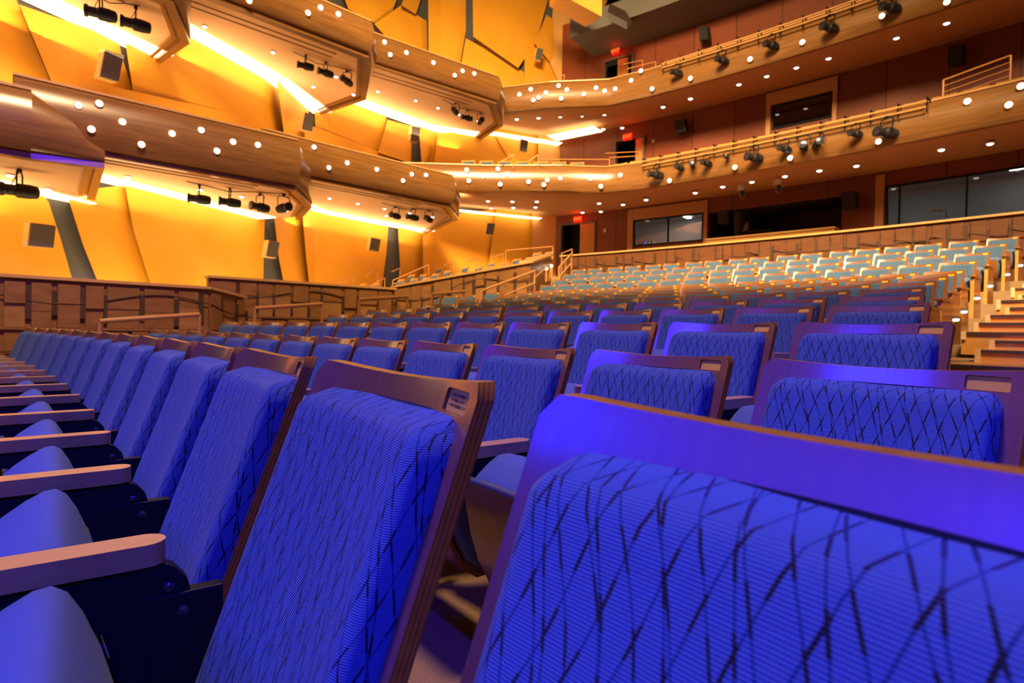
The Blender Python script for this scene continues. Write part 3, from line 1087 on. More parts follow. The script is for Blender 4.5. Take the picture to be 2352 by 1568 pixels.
wall_panel([(1120, 280), (1240, 300), (1240, 385), (1180, 385)], 0.10, 'orange plaster panel behind the speaker over the lower balcony')
wall_panel([(1236, 290), (1420, 290), (1420, 390), (1236, 390)], 0.06, 'flat peach plaster panel left of the middle exit', 'peach')
# above the upper tier
wall_panel([(770, -60), (930, -60), (888, 68), (800, 20)], 0.30, 'tilted yellow plaster panel at the top left above the upper boxes')
wall_panel([(860, 55), (921, 12), (980, 48), (981, 130), (900, 100)], 0.14, 'orange plaster panel tucked under the tilted yellow one')
wall_panel([(922, 12), (945, -60), (985, -60), (955, 33)], 0.20, 'brown shadowed plaster sliver near the top edge')
wall_panel([(983, -60), (1070, -60), (1070, 70), (1056, 150), (985, 125)], 0.18, 'upright orange plaster panel left of the largest one')
wall_panel([(1085, -60), (1275, -60), (1232, 95), (1190, 156), (1087, 84)], 0.45, 'largest curved yellow plaster panel high on the side wall')
wall_panel([(1070, 88), (1150, 130), (1204, 166), (1205, 215), (1056, 165)], 0.20, 'low pale orange plaster panel below the largest one')
wall_panel([(1255, 34), (1305, 68), (1262, 142), (1228, 100)], 0.28, 'kite shaped orange plaster panel right of the largest one')
wall_panel([(1205, 120), (1232, 100), (1262, 142), (1290, 175), (1290, 215), (1205, 215)], 0.12, 'small orange plaster panel behind the high right speaker')
wall_panel([(1275, -60), (1420, -60), (1372, 55), (1362, 200), (1288, 200), (1262, 142)], 0.06, 'plain dim orange plaster field beside the upper exit', 'peach')

# ------------------------------------------------------------------ back wall (R 52) with its openings
RW = 52.0


def aw(x, y=600):
    return ang(at_r(x, y, RW))


def zw(x, y):
    return at_r(x, y, RW).z


a_left = aw(1272)
W1 = (aw(1455), aw(1614), zw(1540, 558) - 0.02, zw(1540, 500) + 0.05)
WC = (aw(1626), aw(1930), zw(1780, 540) - 0.1, zw(1780, 470))
W2 = (aw(2032), aw(2352) + 0.03, zw(2190, 500) - 0.15, zw(2190, 405))
D1 = (aw(1286), aw(1368), 2.62, zw(1326, 511))
D2 = (aw(1407), aw(1476), 5.6, zw(1440, 318))
D3 = (aw(1379), aw(1446), 8.7, zw(1410, 135))
W3 = (aw(1766), aw(1903), zw(1834, 278) - 0.1, zw(1834, 229))


def wall_band(m, z0, z1, holes, a0, a1, mat, R=RW):
    br = sorted(set([a0, a1] + [h[0] for h in holes] + [h[1] for h in holes] + [a0 + (a1 - a0) * i / 30 for i in range(31)]))
    for s, e in zip(br[:-1], br[1:]):
        if e - s < 1e-7:
            continue
        mid = (s + e) / 2
        spans = [(z0, z1)]
        for h in holes:
            if h[0] < mid < h[1]:
                spans = [(z0, h[2]), (h[3], z1)]
        for lo, hi in spans:
            if hi > lo + 1e-4:
                m.add([polar(R, s, lo), polar(R, e, lo), polar(R, e, hi), polar(R, s, hi)], [(0, 1, 2, 3)], mat)


AR = 1.02
m = MB()
wall_band(m, 2.5, 5.62, [D1, W1, WC, W2], a_left, AR, MT['red'])
wall_band(m, 5.62, 8.72, [D2, W3], a_left, AR, MT['red'])
wall_band(m, 8.72, 13.2, [D3], a_left, AR, MT['red'])
m.build('wall_back', fixn=False, kind='structure')


def arc_box(mb, R0_, R1_, a0, a1, z0, z1, mat, n=6, R_in_only=False):
    f0 = arc(R0_, z0, a0, a1, n)
    f1 = arc(R0_, z1, a0, a1, n)
    b0 = arc(R1_, z0, a0, a1, n)
    b1 = arc(R1_, z1, a0, a1, n)
    mb.grid([f0, f1, b1, b0, f0], mat)
    mb.add([f0[0], f1[0], b1[0], b0[0]], [(0, 1, 2, 3)], mat)
    mb.add([f0[-1], f1[-1], b1[-1], b0[-1]], [(3, 2, 1, 0)], mat)


def booth_window(num, H, label, mull, lights, frame_mat='black'):
    """glazed booth front with the lit room behind it"""
    a0, a1, z0, z1 = H
    room = MB()
    Rb = RW + 2.6
    ap, zp = 0.02, 0.35
    room.grid([arc(RW + .02, z0 - zp, a0 - ap, a1 + ap, 6), arc(Rb, z0 - zp, a0 - ap, a1 + ap, 6), arc(Rb, z1 + zp, a0 - ap, a1 + ap, 6), arc(RW + .02, z1 + zp, a0 - ap, a1 + ap, 6)], MT['roomgrey'])
    for aa in (a0 - ap, a1 + ap):
        room.add([polar(RW + .02, aa, z0 - zp), polar(Rb, aa, z0 - zp), polar(Rb, aa, z1 + zp), polar(RW + .02, aa, z1 + zp)], [(0, 1, 2, 3)], MT['roomgrey'])
    room.build(f'wall_booth_{num}', fixn=False, kind='structure')
    fr = MB()
    fw = 0.05
    da = fw / RW
    for s, e in ((a0, a0 + da), (a1 - da, a1)) + tuple((q - da / 3, q + da / 3) for q in mull):
        arc_box(fr, RW - .04, RW + .05, s, e, z0, z1, MT[frame_mat], 1)
    arc_box(fr, RW - .04, RW + .05, a0, a1, z0, z0 + fw, MT[frame_mat])
    arc_box(fr, RW - .04, RW + .05, a0, a1, z1 - fw, z1, MT[frame_mat])
    o = fr.build(f'window_{num}', kind='structure')
    g = MB()
    g.grid([arc(RW, z0 + fw, a0 + da, a1 - da, 6), arc(RW, z1 - fw, a0 + da, a1 - da, 6)], MT['glass'])
    g.build('pane', o, fixn=False)
    for i, (la0, la1, r0, r1) in enumerate(lights):
        lm = MB()
        arc_box(lm, RW + r0, RW + r1, la0, la1, z1 + zp - 0.05, z1 + zp - 0.03, MT['panelglow'], 2)
        q = lm.build('ceiling_panel_light')
        q['label'] = f'{label}, {ORD[i + 1]} glowing ceiling panel seen through its glass'
        q['category'] = 'ceiling light'
    # desk with equipment behind the glass
    dk = MB()
    arc_box(dk, RW + 0.5, RW + 1.1, a0 + .004, a1 - .004, z0 - zp, z0 - zp + 0.42, MT['frame'])
    q = dk.build('booth_desk')
    q['label'] = f'{label}, dark control desk behind its glass'
    q['category'] = 'desk'


booth_window(1, W1, 'left control booth', [aw(1533)], [(aw(1480), aw(1512), 0.6, 1.5), (aw(1520), aw(1530), 1.8, 2.2)])
booth_window(2, W2, 'right control booth', [aw(2062), aw(2216)], [(aw(2034), aw(2066), 0.3, 1.2), (aw(2280), aw(2340), 1.4, 1.7)])
booth_window(3, W3, 'upper projection booth', [], [])
# open sound booth recess in the middle
rb = MB()
rb.grid([arc(RW + .01, WC[2], WC[0], WC[1], 8), arc(RW + 1.8, WC[2], WC[0], WC[1], 8), arc(RW + 1.8, WC[3], WC[0], WC[1], 8), arc(RW + .01, WC[3], WC[0], WC[1], 8)], MT['darkwall'])
for aa in (WC[0], WC[1]):
    rb.add([polar(RW, aa, WC[2]), polar(RW + 1.8, aa, WC[2]), polar(RW + 1.8, aa, WC[3]), polar(RW, aa, WC[3])], [(0, 1, 2, 3)], MT['darkwall'])
rb.build('wall_recess', fixn=False, kind='structure')
# pilasters and frames round the openings
for i, (x, wpx, z0, z1) in enumerate(((1448, 12, 2.5, 5.5), (1620, 8, 2.5, 5.5), (2018, 20, 2.5, 5.5), (1758, 10, 5.6, 8.6), (1909, 10, 5.6, 8.6))):
    tm = MB()
    arc_box(tm, RW - .09, RW, aw(x - wpx / 2), aw(x + wpx / 2), z0, z1, MT['soffit_dk'], 1)
    tm.build(f'trim_{i + 1}', kind='structure')
tm = MB()
arc_box(tm, RW - .09, RW, aw(1455), aw(1620), W1[3], 5.5, MT['soffit_dk'], 4)
arc_box(tm, RW - .09, RW, aw(1763), aw(1904), W3[3], 8.6, MT['soffit_dk'], 4)
tm.build('trim_6', kind='structure')

# doors
def door(num, H, leaf_lo, leaf_hi, open_mat='black'):
    a0, a1, z0, z1 = H
    d = MB()
    da = 0.06 / RW
    arc_box(d, RW - .06, RW + .12, a0, a0 + da, z0, z1, MT['frame'], 1)
    arc_box(d, RW - .06, RW + .12, a1 - da, a1, z0, z1, MT['frame'], 1)
    arc_box(d, RW - .06, RW + .12, a0, a1, z1 - 0.06, z1, MT['frame'], 2)
    o = d.build(f'door_{num}', kind='structure')
    q = MB()
    q.grid([arc(RW + .9, z0, a0 - .01, a1 + .01, 2), arc(RW + .9, z1 + .2, a0 - .01, a1 + .01, 2)], MT[open_mat])
    q.add([polar(RW + .02, a0 - .005, z0), polar(RW + .9, a0 - .005, z0), polar(RW + .9, a0 - .005, z1), polar(RW + .02, a0 - .005, z1)], [(0, 1, 2, 3)], MT[open_mat])
    q.build('vestibule', o, fixn=False)
    l_ = MB()
    s, e = a0 + (a1 - a0) * leaf_lo, a0 + (a1 - a0) * leaf_hi
    arc_box(l_, RW + .02, RW + .07, s, e, z0, z1 - .06, MT['door'], 1)
    lf = l_.build('leaf', o)
    h = MB()
    h.tube([polar(RW - .02, s + .12 / RW, z0 + .95), polar(RW - .02, s + .12 / RW, z0 + 1.25)], 0.014, MT['chrome'], 6)
    h.build('handle', lf, smooth=1)


door(1, D1, 0.55, 0.97)
door(2, D2, 0.68, 0.97)
door(3, D3, 0.45, 0.80)

# ------------------------------------------------------------------ balcony fronts, soffits
PROF = [(0.02, 1.0), (0.09, 0.985), (0.15, 0.92), (0.20, 0.80), (0.235, 0.62), (0.24, 0.45), (0.22, 0.28), (0.17, 0.12), (0.10, 0.02), (0.0, 0.0), (-0.005, 0.0)]


def path_normals(path):
    out = []
    for i, p in enumerate(path):
        a = path[max(i - 1, 0)]
        b_ = path[min(i + 1, len(path) - 1)]
        d = Vector((b_[0] - a[0], b_[1] - a[1], 0)).normalized()
        n = Vector((d.y, -d.x, 0))
        if n.dot(Vector((-p[0], -p[1], 0))) < 0:
            n = -n
        out.append(n)
    return out


def fascia_front(t, path, zb, zt, bulge=1.0, cap=True, matn='fascia'):
    O = Vector(t.location)
    nn = path_normals(path)
    m = MB()
    rows = []
    for off, fr in PROF:
        rows.append([Vector((p[0], p[1], zb + (zt - zb) * fr)) + n * off * bulge - O for p, n in zip(path, nn)])
    m.grid(rows, MT[matn])
    m.build('curved_front', t, smooth=0.6, fixn=False)
    if cap:
        c = MB()
        sec = [(0.10, 0.0), (0.10, 0.035), (-0.14, 0.035), (-0.14, -0.01), (0.05, -0.01)]
        rings = [[Vector((p[0], p[1], zt + z)) + n * o_ - O for o_, z in sec + sec[:1]] for p, n in zip(path, nn)]
        c.grid(rings, MT['cap'])
        c.build('cap_rail', t, fixn=True)
        # inner side of the front
        b_ = MB()
        b_.grid([[Vector((p[0], p[1], zb)) - n * 0.14 - O for p, n in zip(path, nn)], [Vector((p[0], p[1], zt)) - n * 0.14 - O for p, n in zip(path, nn)]], MT['cap'])
        b_.build('inner_lining', t, fixn=False)


def polyface(m, pts, z, mat):
    m.add([Vector((p[0], p[1], z)) for p in pts], [tuple(range(len(pts)))], mat)


def balcony(name, label, left_path, R, zb, zt, zwall, a_from):
    a_end = 1.0
    arc0 = polar(R, a_from)
    left_path = list(left_path)
    left_path.append(((left_path[-1][0] + arc0.x) / 2, (left_path[-1][1] + arc0.y) / 2))
    path = list(left_path)
    for i in range(37):
        a = a_from + (a_end - a_from) * i / 36
        p = polar(R, a)
        path.append((p.x, p.y))
    t = thing(name, label, 'balcony', (path[0][0], path[0][1], zb))
    fascia_front(t, path, zb, zt, 0.9)
    O = Vector(t.location)
    s = MB()
    # smooth brown soffit rising to the back wall, in shallow curved steps
    rows = []
    nL = len(left_path)
    back = []
    for i, p in enumerate(path):
        if i < nL:
            back.append(None)
        else:
            a = ang(p)
            back.append(polar(RW - 0.01, a))
    wl = [Vector((-3.3, 21.95, 0)), Vector((1.62, 24.06, 0))]
    for i in range(nL):
        f = (i - 1) / (nL - 3)
        back[i] = wl[0] + (wl[1] - wl[0]) * f
        if i == 0:
            back[i] = Vector((-3.9, 21.2, 0))
        if i == nL - 1:
            back[i] = polar(RW - 0.01, (ang(wl[1]) + a_from) / 2)
    for fr, dz in ((0.0, 0.0), (0.35, 0.02), (0.36, 0.10), (0.75, 0.10), (0.76, 0.14), (1.0, 0.14)):
        row = []
        for p, b_ in zip(path, back):
            q = Vector((p[0], p[1], 0)) + (b_ - Vector((p[0], p[1], 0))) * (fr if fr > 0 else -0.0)
            q.z = zb + (zwall - zb - 0.14) * fr + dz
            row.append(q - O)
        rows.append(row)
    s.grid(rows, MT['soffit_dk'])
    s.build('soffit', t, fixn=False)
    d = MB()
    d.grid([[Vector((p[0], p[1], zwall + 0.05)) - O for p in path], [Vector((b_.x, b_.y, zwall + 0.05)) - O for b_ in back]], MT['carpet'])
    d.build('deck', t, fixn=False)
    return t, path


R1, R2 = 49.0, 49.5
p_ = [at_z(955, 375, 6.25), at_z(1120, 380, 6.25), at_z(1290, 380, 6.25)]
lp1 = [(p_[0].x - 1.0, p_[0].y - .1), (p_[0].x, p_[0].y), (p_[1].x, p_[1].y), (p_[2].x, p_[2].y), (2.9, 19.15)]
B1, PATH1 = balcony('balcony', 'lower curved wooden balcony above the stalls with starry lights', lp1, R1, 5.40, 6.22, 5.58, ang((4.1, 18.75)))
q_ = [at_z(1140, 204, 9.3), at_z(1263, 190, 9.3), at_z(1400, 184, 9.3)]
lp2 = [(q_[0].x - 1.0, q_[0].y + .3), (q_[0].x, q_[0].y), (q_[1].x, q_[1].y), (q_[2].x, q_[2].y)]
B2, PATH2 = balcony('balcony', 'upper curved wooden balcony reaching the top right corner', lp2, R2, 8.42, 9.28, 8.68, ang((4.35, 19.2)))


# boxes on the side wall
def box_tier(label, front, end, back, zs, zt, slots=True, hood=0.12):
    """front: two points F0->F1, end: points after F1 toward the wall, back: wall points right to left"""
    poly = [Vector((p[0], p[1], 0)) for p in front + end + back]
    t = thing('side_box', label, 'theatre box', (front[0][0], front[0][1], zs))
    O = Vector(t.location)
    fascia_front(t, front, zs, zt, 1.0)
    endp = [front[-1]] + end
    nn = path_normals(endp)
    # chamfered end with a curved hood
    m = MB()
    d0 = (Vector((front[1][0], front[1][1], 0)) - Vector((front[0][0], front[0][1], 0))).normalized()
    n0 = path_normals(front)[0]
    F1 = Vector((front[-1][0], front[-1][1], 0))
    E = Vector((end[0][0], end[0][1], 0))
    rows = []
    for off, fr in PROF[:-1]:
        z = zs + (zt - zs) * fr
        a = F1 + n0 * off + Vector((0, 0, z))
        b_ = E + Vector((0, 0, zs + (zt - zs) * fr * 0.20)) + n0 * off * 0.15
        mid = a + (b_ - a) * 0.28 + d0 * hood * (0.25 + sin(pi * fr))
        mid.z = zs + (zt - zs) * fr * 0.72
        mi2 = a + (b_ - a) * 0.55 + d0 * hood * (0.20 + 0.5 * sin(pi * fr))
        mi2.z = zs + (zt - zs) * fr * 0.42
        rows.append([a - O, mid - O, mi2 - O, b_ - O])
    m.grid(rows, MT['fascia'])
    if len(end) > 1:
        G = Vector((end[1][0], end[1][1], 0))
        m.add([E + Vector((0, 0, zs)) - O, G + Vector((0, 0, zs)) - O, G + Vector((0, 0, zs + (zt - zs) * .20)) - O, E + Vector((0, 0, zs + (zt - zs) * .20)) - O], [(0, 1, 2, 3)], MT['fascia'])
    m.build('end_hood', t, smooth=0.8, fixn=False)
    s = MB()
    s.add([Vector((p.x, p.y, zs)) - O for p in poly], [tuple(range(len(poly)))], MT['soffit'])
    s.build('soffit', t, fixn=False)
    # top deck, well below the cap
    s = MB()
    s.add([Vector((p.x, p.y, zs + 0.12)) - O for p in poly], [tuple(range(len(poly)))], MT['carpet'])
    s.build('deck', t, fixn=False)
    # wooden frame round the soffit
    c = Vector((sum(p.x for p in poly) / len(poly), sum(p.y for p in poly) / len(poly), 0))
    f = MB()
    outer = [Vector((p[0], p[1], 0)) for p in front + end]
    def inset(p, k):
        d = (c - p).normalized()
        return p + d * k
    a = outer
    rings = []
    for k, z in ((0.0, -0.01), (0.0, -0.09), (0.16, -0.09), (0.16, -0.02), (0.24, -0.02), (0.24, -0.055), (0.32, -0.055), (0.32, -0.0)):
        rings.append([inset(p, k) + Vector((0, 0, zs + z)) - O for p in outer])
    f.grid(rings, MT['fascia'])
    f.build('soffit_frame', t, fixn=False)
    if slots:
        g = MB()
        F0 = Vector((front[0][0], front[0][1], 0))
        L = (F1 - F0).length
        inw = -n0
        for k in (0.55, 0.78):
            p0, p1 = F0 + d0 * 0.2 + inw * k, F1 - d0 * 0.55 + inw * k
            g.prism([p0 + Vector((0, 0, zs - .012)) - O, p1 + Vector((0, 0, zs - .012)) - O, p1 + inw * 0.035 + Vector((0, 0, zs - .012)) - O, p0 + inw * 0.035 + Vector((0, 0, zs - .012)) - O], (0, 0, 0.01), MT['groove'])
        g.build('slot', t)
    # glowing cove strip where soffit meets wall
    g = MB()
    bk = [Vector((p[0], p[1], 0)) for p in back]
    for P, Q in zip(bk[:-1], bk[1:]):
        e = (Q - P).normalized()
        n = Vector((e.y, -e.x, 0))
        if n.dot(c - P) < 0:
            n = -n
        a_, b_ = P + n * 0.04, Q + n * 0.04
        wd = 0.62  # wider than the cove lamp; its glow imitates the lit soffit
        g.prism([a_ + Vector((0, 0, zs - .03)) - O, b_ + Vector((0, 0, zs - .03)) - O, b_ + n * wd + Vector((0, 0, zs - .03)) - O, a_ + n * wd + Vector((0, 0, zs - .03)) - O], (0, 0, 0.02), MT['cove'])
    g.build('cove_light', t)
    return t


def xy(p):
    return (p.x, p.y)


BX = {}
BX['A'] = box_tier('nearest lower theatre box, cut by the left edge', [(-9.6, 5.6), (-6.7, 8.23)], [xy(at_z(240, 372, 3.28)), xy(at_z(218, 450, 3.28)), ],
                   [xy(at_z(152, 466, 3.28)), (-8.95, 10.5), (-9.9, 8.1)], 3.28, 4.1, hood=0.26)
BX['B'] = box_tier('middle lower theatre box with nine star lights on its purple front', [(-7.735, 9.164), (-4.467, 12.12)], [(-4.72, 13.84), xy(at_z(688, 498, 3.8))],
                   [(-6.85, 15.8), (-8.34, 12.03), (-9.0, 10.4)], 3.80, 4.70)
BX['C'] = box_tier('right lower theatre box joining the lower balcony', [(-5.664, 13.257), (-1.835, 16.969)], [(-1.77, 18.8), xy(at_z(978, 532, 4.5))],
                   [(-3.35, 21.85), (-6.30, 18.4), (-6.7, 16.5)], 4.50, 5.30)
BX['U1'] = box_tier('nearest upper theatre box in the top left corner', [(-9.0, 7.4), (-6.1, 10.6)], [xy(at_z(436, 90, 6.7)), xy(at_z(352, 148, 6.7))],
                    [(-7.95, 13.0), (-8.34, 12.03), (-9.4, 9.4)], 6.70, 7.5)
BX['U2'] = box_tier('middle upper theatre box with three spotlights', [(-7.3, 10.83), (-3.59, 14.43)], [xy(at_z(841, 222, 7.55)), xy(at_z(737, 257, 7.55))],
                    [(-6.30, 18.40), (-6.78, 15.94), (-7.9, 13.1)], 7.55, 8.3)
BX['U3'] = box_tier('right upper theatre box joining the upper balcony', [(-5.2, 15.45), (-0.63, 19.07)], [xy(at_z(1155, 284, 8.25)), xy(at_z(1092, 324, 8.25))],
                    [(-1.6, 22.6), (-3.3, 21.90), (-5.6, 19.2)], 8.25, 9.0)


# cove strips under the balconies near the side wall
def cove_strip(label, pts, z, wd=0.5):
    t = thing('cove_light', label, 'cove light', (pts[0][0], pts[0][1], z))
    g = MB()
    O = Vector(t.location)
    for P, Q in zip(pts[:-1], pts[1:]):
        P, Q = Vector((*P, 0)), Vector((*Q, 0))
        e = (Q - P).normalized()
        n = Vector((e.y, -e.x, 0))
        if n.dot(-P) < 0:
            n = -n
        P, Q = P + n * 0.12, Q + n * 0.12
        zz = Vector((0, 0, z))
        g.prism([P + zz - O, Q + zz - O, Q + n * wd + zz - O, P + n * wd + zz - O], (0, 0, 0.02), MT['cove'])
    g.build('diffuser', t)


for loc_, tgt_, pw_, ln_ in (((-8.9, 9.3, 2.75), (-8.7, 9.5, 3.28), 26, 2.0), ((-7.3, 12.6, 3.25), (-7.1, 12.8, 3.8), 34, 3.4), ((-5.4, 18.2, 3.9), (-5.2, 18.4, 4.5), 36, 3.6), ((-3.9, 20.2, 3.9), (-3.7, 20.3, 4.5), 30, 2.4),
                             ((-8.2, 11.0, 6.1), (-8.0, 11.2, 6.7), 34, 2.6), ((-6.6, 14.8, 6.95), (-6.4, 15.0, 7.55), 36, 3.4), ((-4.6, 19.4, 7.65), (-4.4, 19.5, 8.25), 36, 2.8), ((-2.9, 21.2, 7.65), (-2.7, 21.2, 8.25), 30, 2.4)):
    q = lamp('soffit_fill', 'AREA', loc_, (loc_[0], loc_[1], loc_[2] + 1), pw_, (1.0, 0.70, 0.36), shape='RECTANGLE', size=ln_, size_y=0.5)  # unseen uplight added below each soffit, hangs without a fixture
    q.rotation_euler = (pi, 0, math.radians(62 if loc_[1] < 16 else 50))
cove_strip('glowing cove strip under the lower balcony in the corner', [(-2.3, 22.38), (0.9, 23.75)], 5.36, 0.35)
cove_strip('wide glowing cove strip under the upper balcony at its left end', [(-1.3, 22.8), (1.62, 24.06)], 8.38, 0.45)
m = MB()
arc_box(m, 50.7, 51.4, aw(1290), aw(1395), 8.40, 8.42, MT['cove'], 3)
o = m.build('cove_panel')
o['label'] = 'long glowing panel under the upper balcony above the middle exit'
o['category'] = 'cove light'

# ------------------------------------------------------------------ ceiling
m = MB()
m.grid([arc(52.1, 11.6, 0.62, 1.02), arc(50.2, 11.6, 0.62, 1.02)], MT['ceilgrey'])
m.grid([arc(50.2, 11.6, 0.62, 1.02), arc(50.2, 12.3, 0.62, 1.02)], MT['ceilgrey'])
m.build('ceiling', fixn=False, kind='structure')
m = MB()
m.add([(-14, 0, 16.2), (26, 0, 16.2), (26, 30, 16.2), (-14, 30, 16.2)], [(0, 1, 2, 3)], MT['void'])
m.build('ceiling_void', fixn=False, kind='structure')
m = MB()
c0, c1, c2, c3 = at_y(1262, 15, 21), at_y(1345, 62, 20.5), at_y(1382, 38, 19.0), at_y(1290, -12, 19.5)
m.prism([c0, c1, c2, c3], (0, 0, 0.5), MT['peach'], MT['orange'])
o = m.build('ceiling_cloud')
o['label'] = 'tilted peach ceiling cloud hanging beside the upper exit'
o['category'] = 'ceiling panel'
m = MB()
c0, c1, c2, c3 = at_y(1395, 45, 19.5), at_y(1440, 68, 20), at_y(1452, 50, 20.5), at_y(1400, 25, 20)
m.prism([c0, c1, c2, c3], (0, 0, 0.25), MT['darkwall'], MT['ceilgrey'])
o = m.build('ceiling_hatch')
o['label'] = 'small dark hatch in the grey ceiling band near the upper exit'
o['category'] = 'hatch'

#@@DETAIL
# ------------------------------------------------------------------ star lights on the balcony fronts and downlights in the soffits
def disc_light(P, nrm, label, group, mat, rad, name='balcony_light', ringmat='cap'):
    t = thing(name, label, 'light', P, Vector(nrm).to_track_quat('Z', 'Y').to_euler(), group)
    KEY = (mat, rad, name)
    if KEY not in DISC:
        g = MB()
        g.lathe([(rad, 0.0), (rad * 0.9, 0.03), (rad * 0.5, 0.045)], MT[mat], None, 14)
        r_ = MB()
        r_.lathe([(rad * 1.05, -0.03), (rad * 1.25, -0.03), (rad * 1.25, 0.008), (rad * 1.05, 0.012)], MT[ringmat], None, 14)
        DISC[KEY] = (g.mesh('lens', smooth=0.8), r_.mesh('trim_ring', smooth=0.5))
    obj('lens', DISC[KEY][0], t)
    obj('trim_ring', DISC[KEY][1], t)
    return t


DISC = {}


def seg_hit(x, y, path, off):
    r = ray(x, y)
    best = None
    nn = path_normals(path)
    for i in range(len(path) - 1):
        P, Q = path[i], path[i + 1]
        n = nn[i] + nn[i + 1]
        n.normalize()
        P = (P[0] + n.x * off, P[1] + n.y * off)
        Q = (Q[0] + n.x * off, Q[1] + n.y * off)
        ex, ey = Q[0] - P[0], Q[1] - P[1]
        den = r[0] * ey - r[1] * ex
        if abs(den) < 1e-9:
            continue
        t = (P[0] * ey - P[1] * ex) / den
        s = (P[0] * r[1] - P[1] * r[0]) / den
        if t > 0 and -0.02 <= s <= 1.02 and (best is None or t < best[0]):
            best = (t, n)
    if best is None:
        return None, None
    t, n = best
    return Vector((r[0] * t, r[1] * t, EYE + r[2] * t)), n


S2 = [(1193, 217), (1219, 205), (1225, 230), (1237, 224), (1254, 213), (1283, 197), (1302, 206), (1289, 226), (1341, 216), (1369, 202), (1389, 209), (1413, 204),
      (1450, 185), (1472, 163), (1498, 204), (1586, 180), (1723, 136), (1843, 97), (2026, 37), (2175, 5)]
S1 = [(1072, 390), (1077, 415), (1110, 405), (1149, 423), (1144, 388), (1165, 400), (1214, 417), (1249, 424), (1257, 413), (1287, 409), (1357, 410), (1380, 428), (1425, 402),
      (1538, 415), (1688, 384), (1815, 363), (2018, 325), (2222, 233), (2317, 241), (2345, 198)]
FR = {'B': [(180, 242), (228, 238), (210, 297), (281, 280), (325, 332), (395, 307), (462, 299), (498, 347), (535, 326), (592, 333)],
      'C': [(721, 338), (755, 385), (797, 374), (865, 389), (925, 415), (945, 400), (978, 402)],
      'U2': [(572, 2), (707, 30), (736, 18), (777, 33)], 'U3': [(883, 97), (896, 126), (933, 121), (995, 144), (1044, 173), (1062, 163), (1089, 169)]}
FRONTS = {'B': [(-7.735, 9.164), (-4.467, 12.12)], 'C': [(-5.664, 13.257), (-1.835, 16.969)], 'U2': [(-7.3, 10.83), (-3.59, 14.43)], 'U3': [(-5.2, 15.45), (-0.63, 19.07)]}
NMB = {'A': 'nearest lower box', 'B': 'middle lower box', 'C': 'right lower box', 'U1': 'nearest upper box', 'U2': 'middle upper box', 'U3': 'right upper box'}
for pts, path, nm in ((S2, PATH2, 'upper balcony'), (S1, PATH1, 'lower balcony')):
    pts = sorted(pts)
    for i, (x, y) in enumerate(pts):
        P, n = seg_hit(x, y, path, 0.235)
        if P is not None:
            disc_light(P, n, f'bright star light, {ORD[i + 1]} from the left on the {nm} front', 'star lights on the ' + nm, 'star', 0.062)
for k, pts in FR.items():
    for i, (x, y) in enumerate(sorted(pts)):
        P, n = seg_hit(x, y, [FRONTS[k][0], FRONTS[k][1]], 0.235)
        if P is not None:
            disc_light(P, n, f'bright star light, {ORD[i + 1]} from the left on the {NMB[k]} front', 'star lights on the ' + NMB[k], 'star', 0.05 if k in 'BC' else 0.055)
DL2 = [(1187, 273), (1237, 270), (1287, 267), (1337, 265), (1388, 262), (1386, 296), (1429, 293), (1523, 245), (1586, 226), (1697, 193), (1761, 174), (1829, 154), (1903, 133), (2059, 86), (2174, 52)]
DL1 = [(1121, 461), (1177, 462), (1233, 462), (1128, 477), (1179, 476), (1230, 475), (1376, 466), (1431, 469), (1380, 485), (1338, 487), (1484, 458), (1597, 442), (1660, 428), (1727, 417), (1803, 404),
       (1882, 391), (1967, 380), (2162, 343), (2274, 329)]
for pts, z, nm in ((DL2, 8.50, 'upper balcony'), (DL1, 5.45, 'lower balcony')):
    for i, (x, y) in enumerate(sorted(pts)):
        disc_light(at_z(x, y, z), (0, 0, -1), f'small round downlight, {ORD[i + 1]} from the left under the {nm}', 'downlights under the ' + nm, 'lensglow', 0.072, 'downlight', 'soffit')
for k_ in range(6):
    for R_, z_, pw_ in ((50.6, 5.30, 55), (50.9, 8.38, 60)):
        a_ = 0.70 + 0.055 * k_
        p_ = polar(R_, a_, z_)
        q = lamp('downlight_beam', 'SPOT', p_, (p_.x, p_.y, 0), pw_, (1.0, 0.70, 0.42), spot_size=math.radians(130), spot_blend=0.8, shadow_soft_size=0.12)
DB = {'C': [(757, 454), (822, 466), (883, 478), (888, 494), (941, 488), (994, 497)], 'B': [(294, 405), (460, 434), (555, 450), (657, 482)], 'A': [(23, 401), (111, 433)],
      'U2': [(470, 60), (627, 119), (720, 198), (772, 175), (812, 216)], 'U3': [(868, 209), (955, 230), (1006, 247), (1054, 262), (1098, 277)]}
ZS = {'A': 3.28, 'B': 3.80, 'C': 4.50, 'U1': 6.70, 'U2': 7.55, 'U3': 8.25}
for k, pts in DB.items():
    for i, (x, y) in enumerate(sorted(pts)):
        disc_light(at_z(x, y, ZS[k] - 0.012), (0, 0, -1), f'small round downlight, {ORD[i + 1]} from the left under the {NMB[k]}', 'downlights under the boxes', 'lensglow', 0.05, 'downlight', 'soffit')


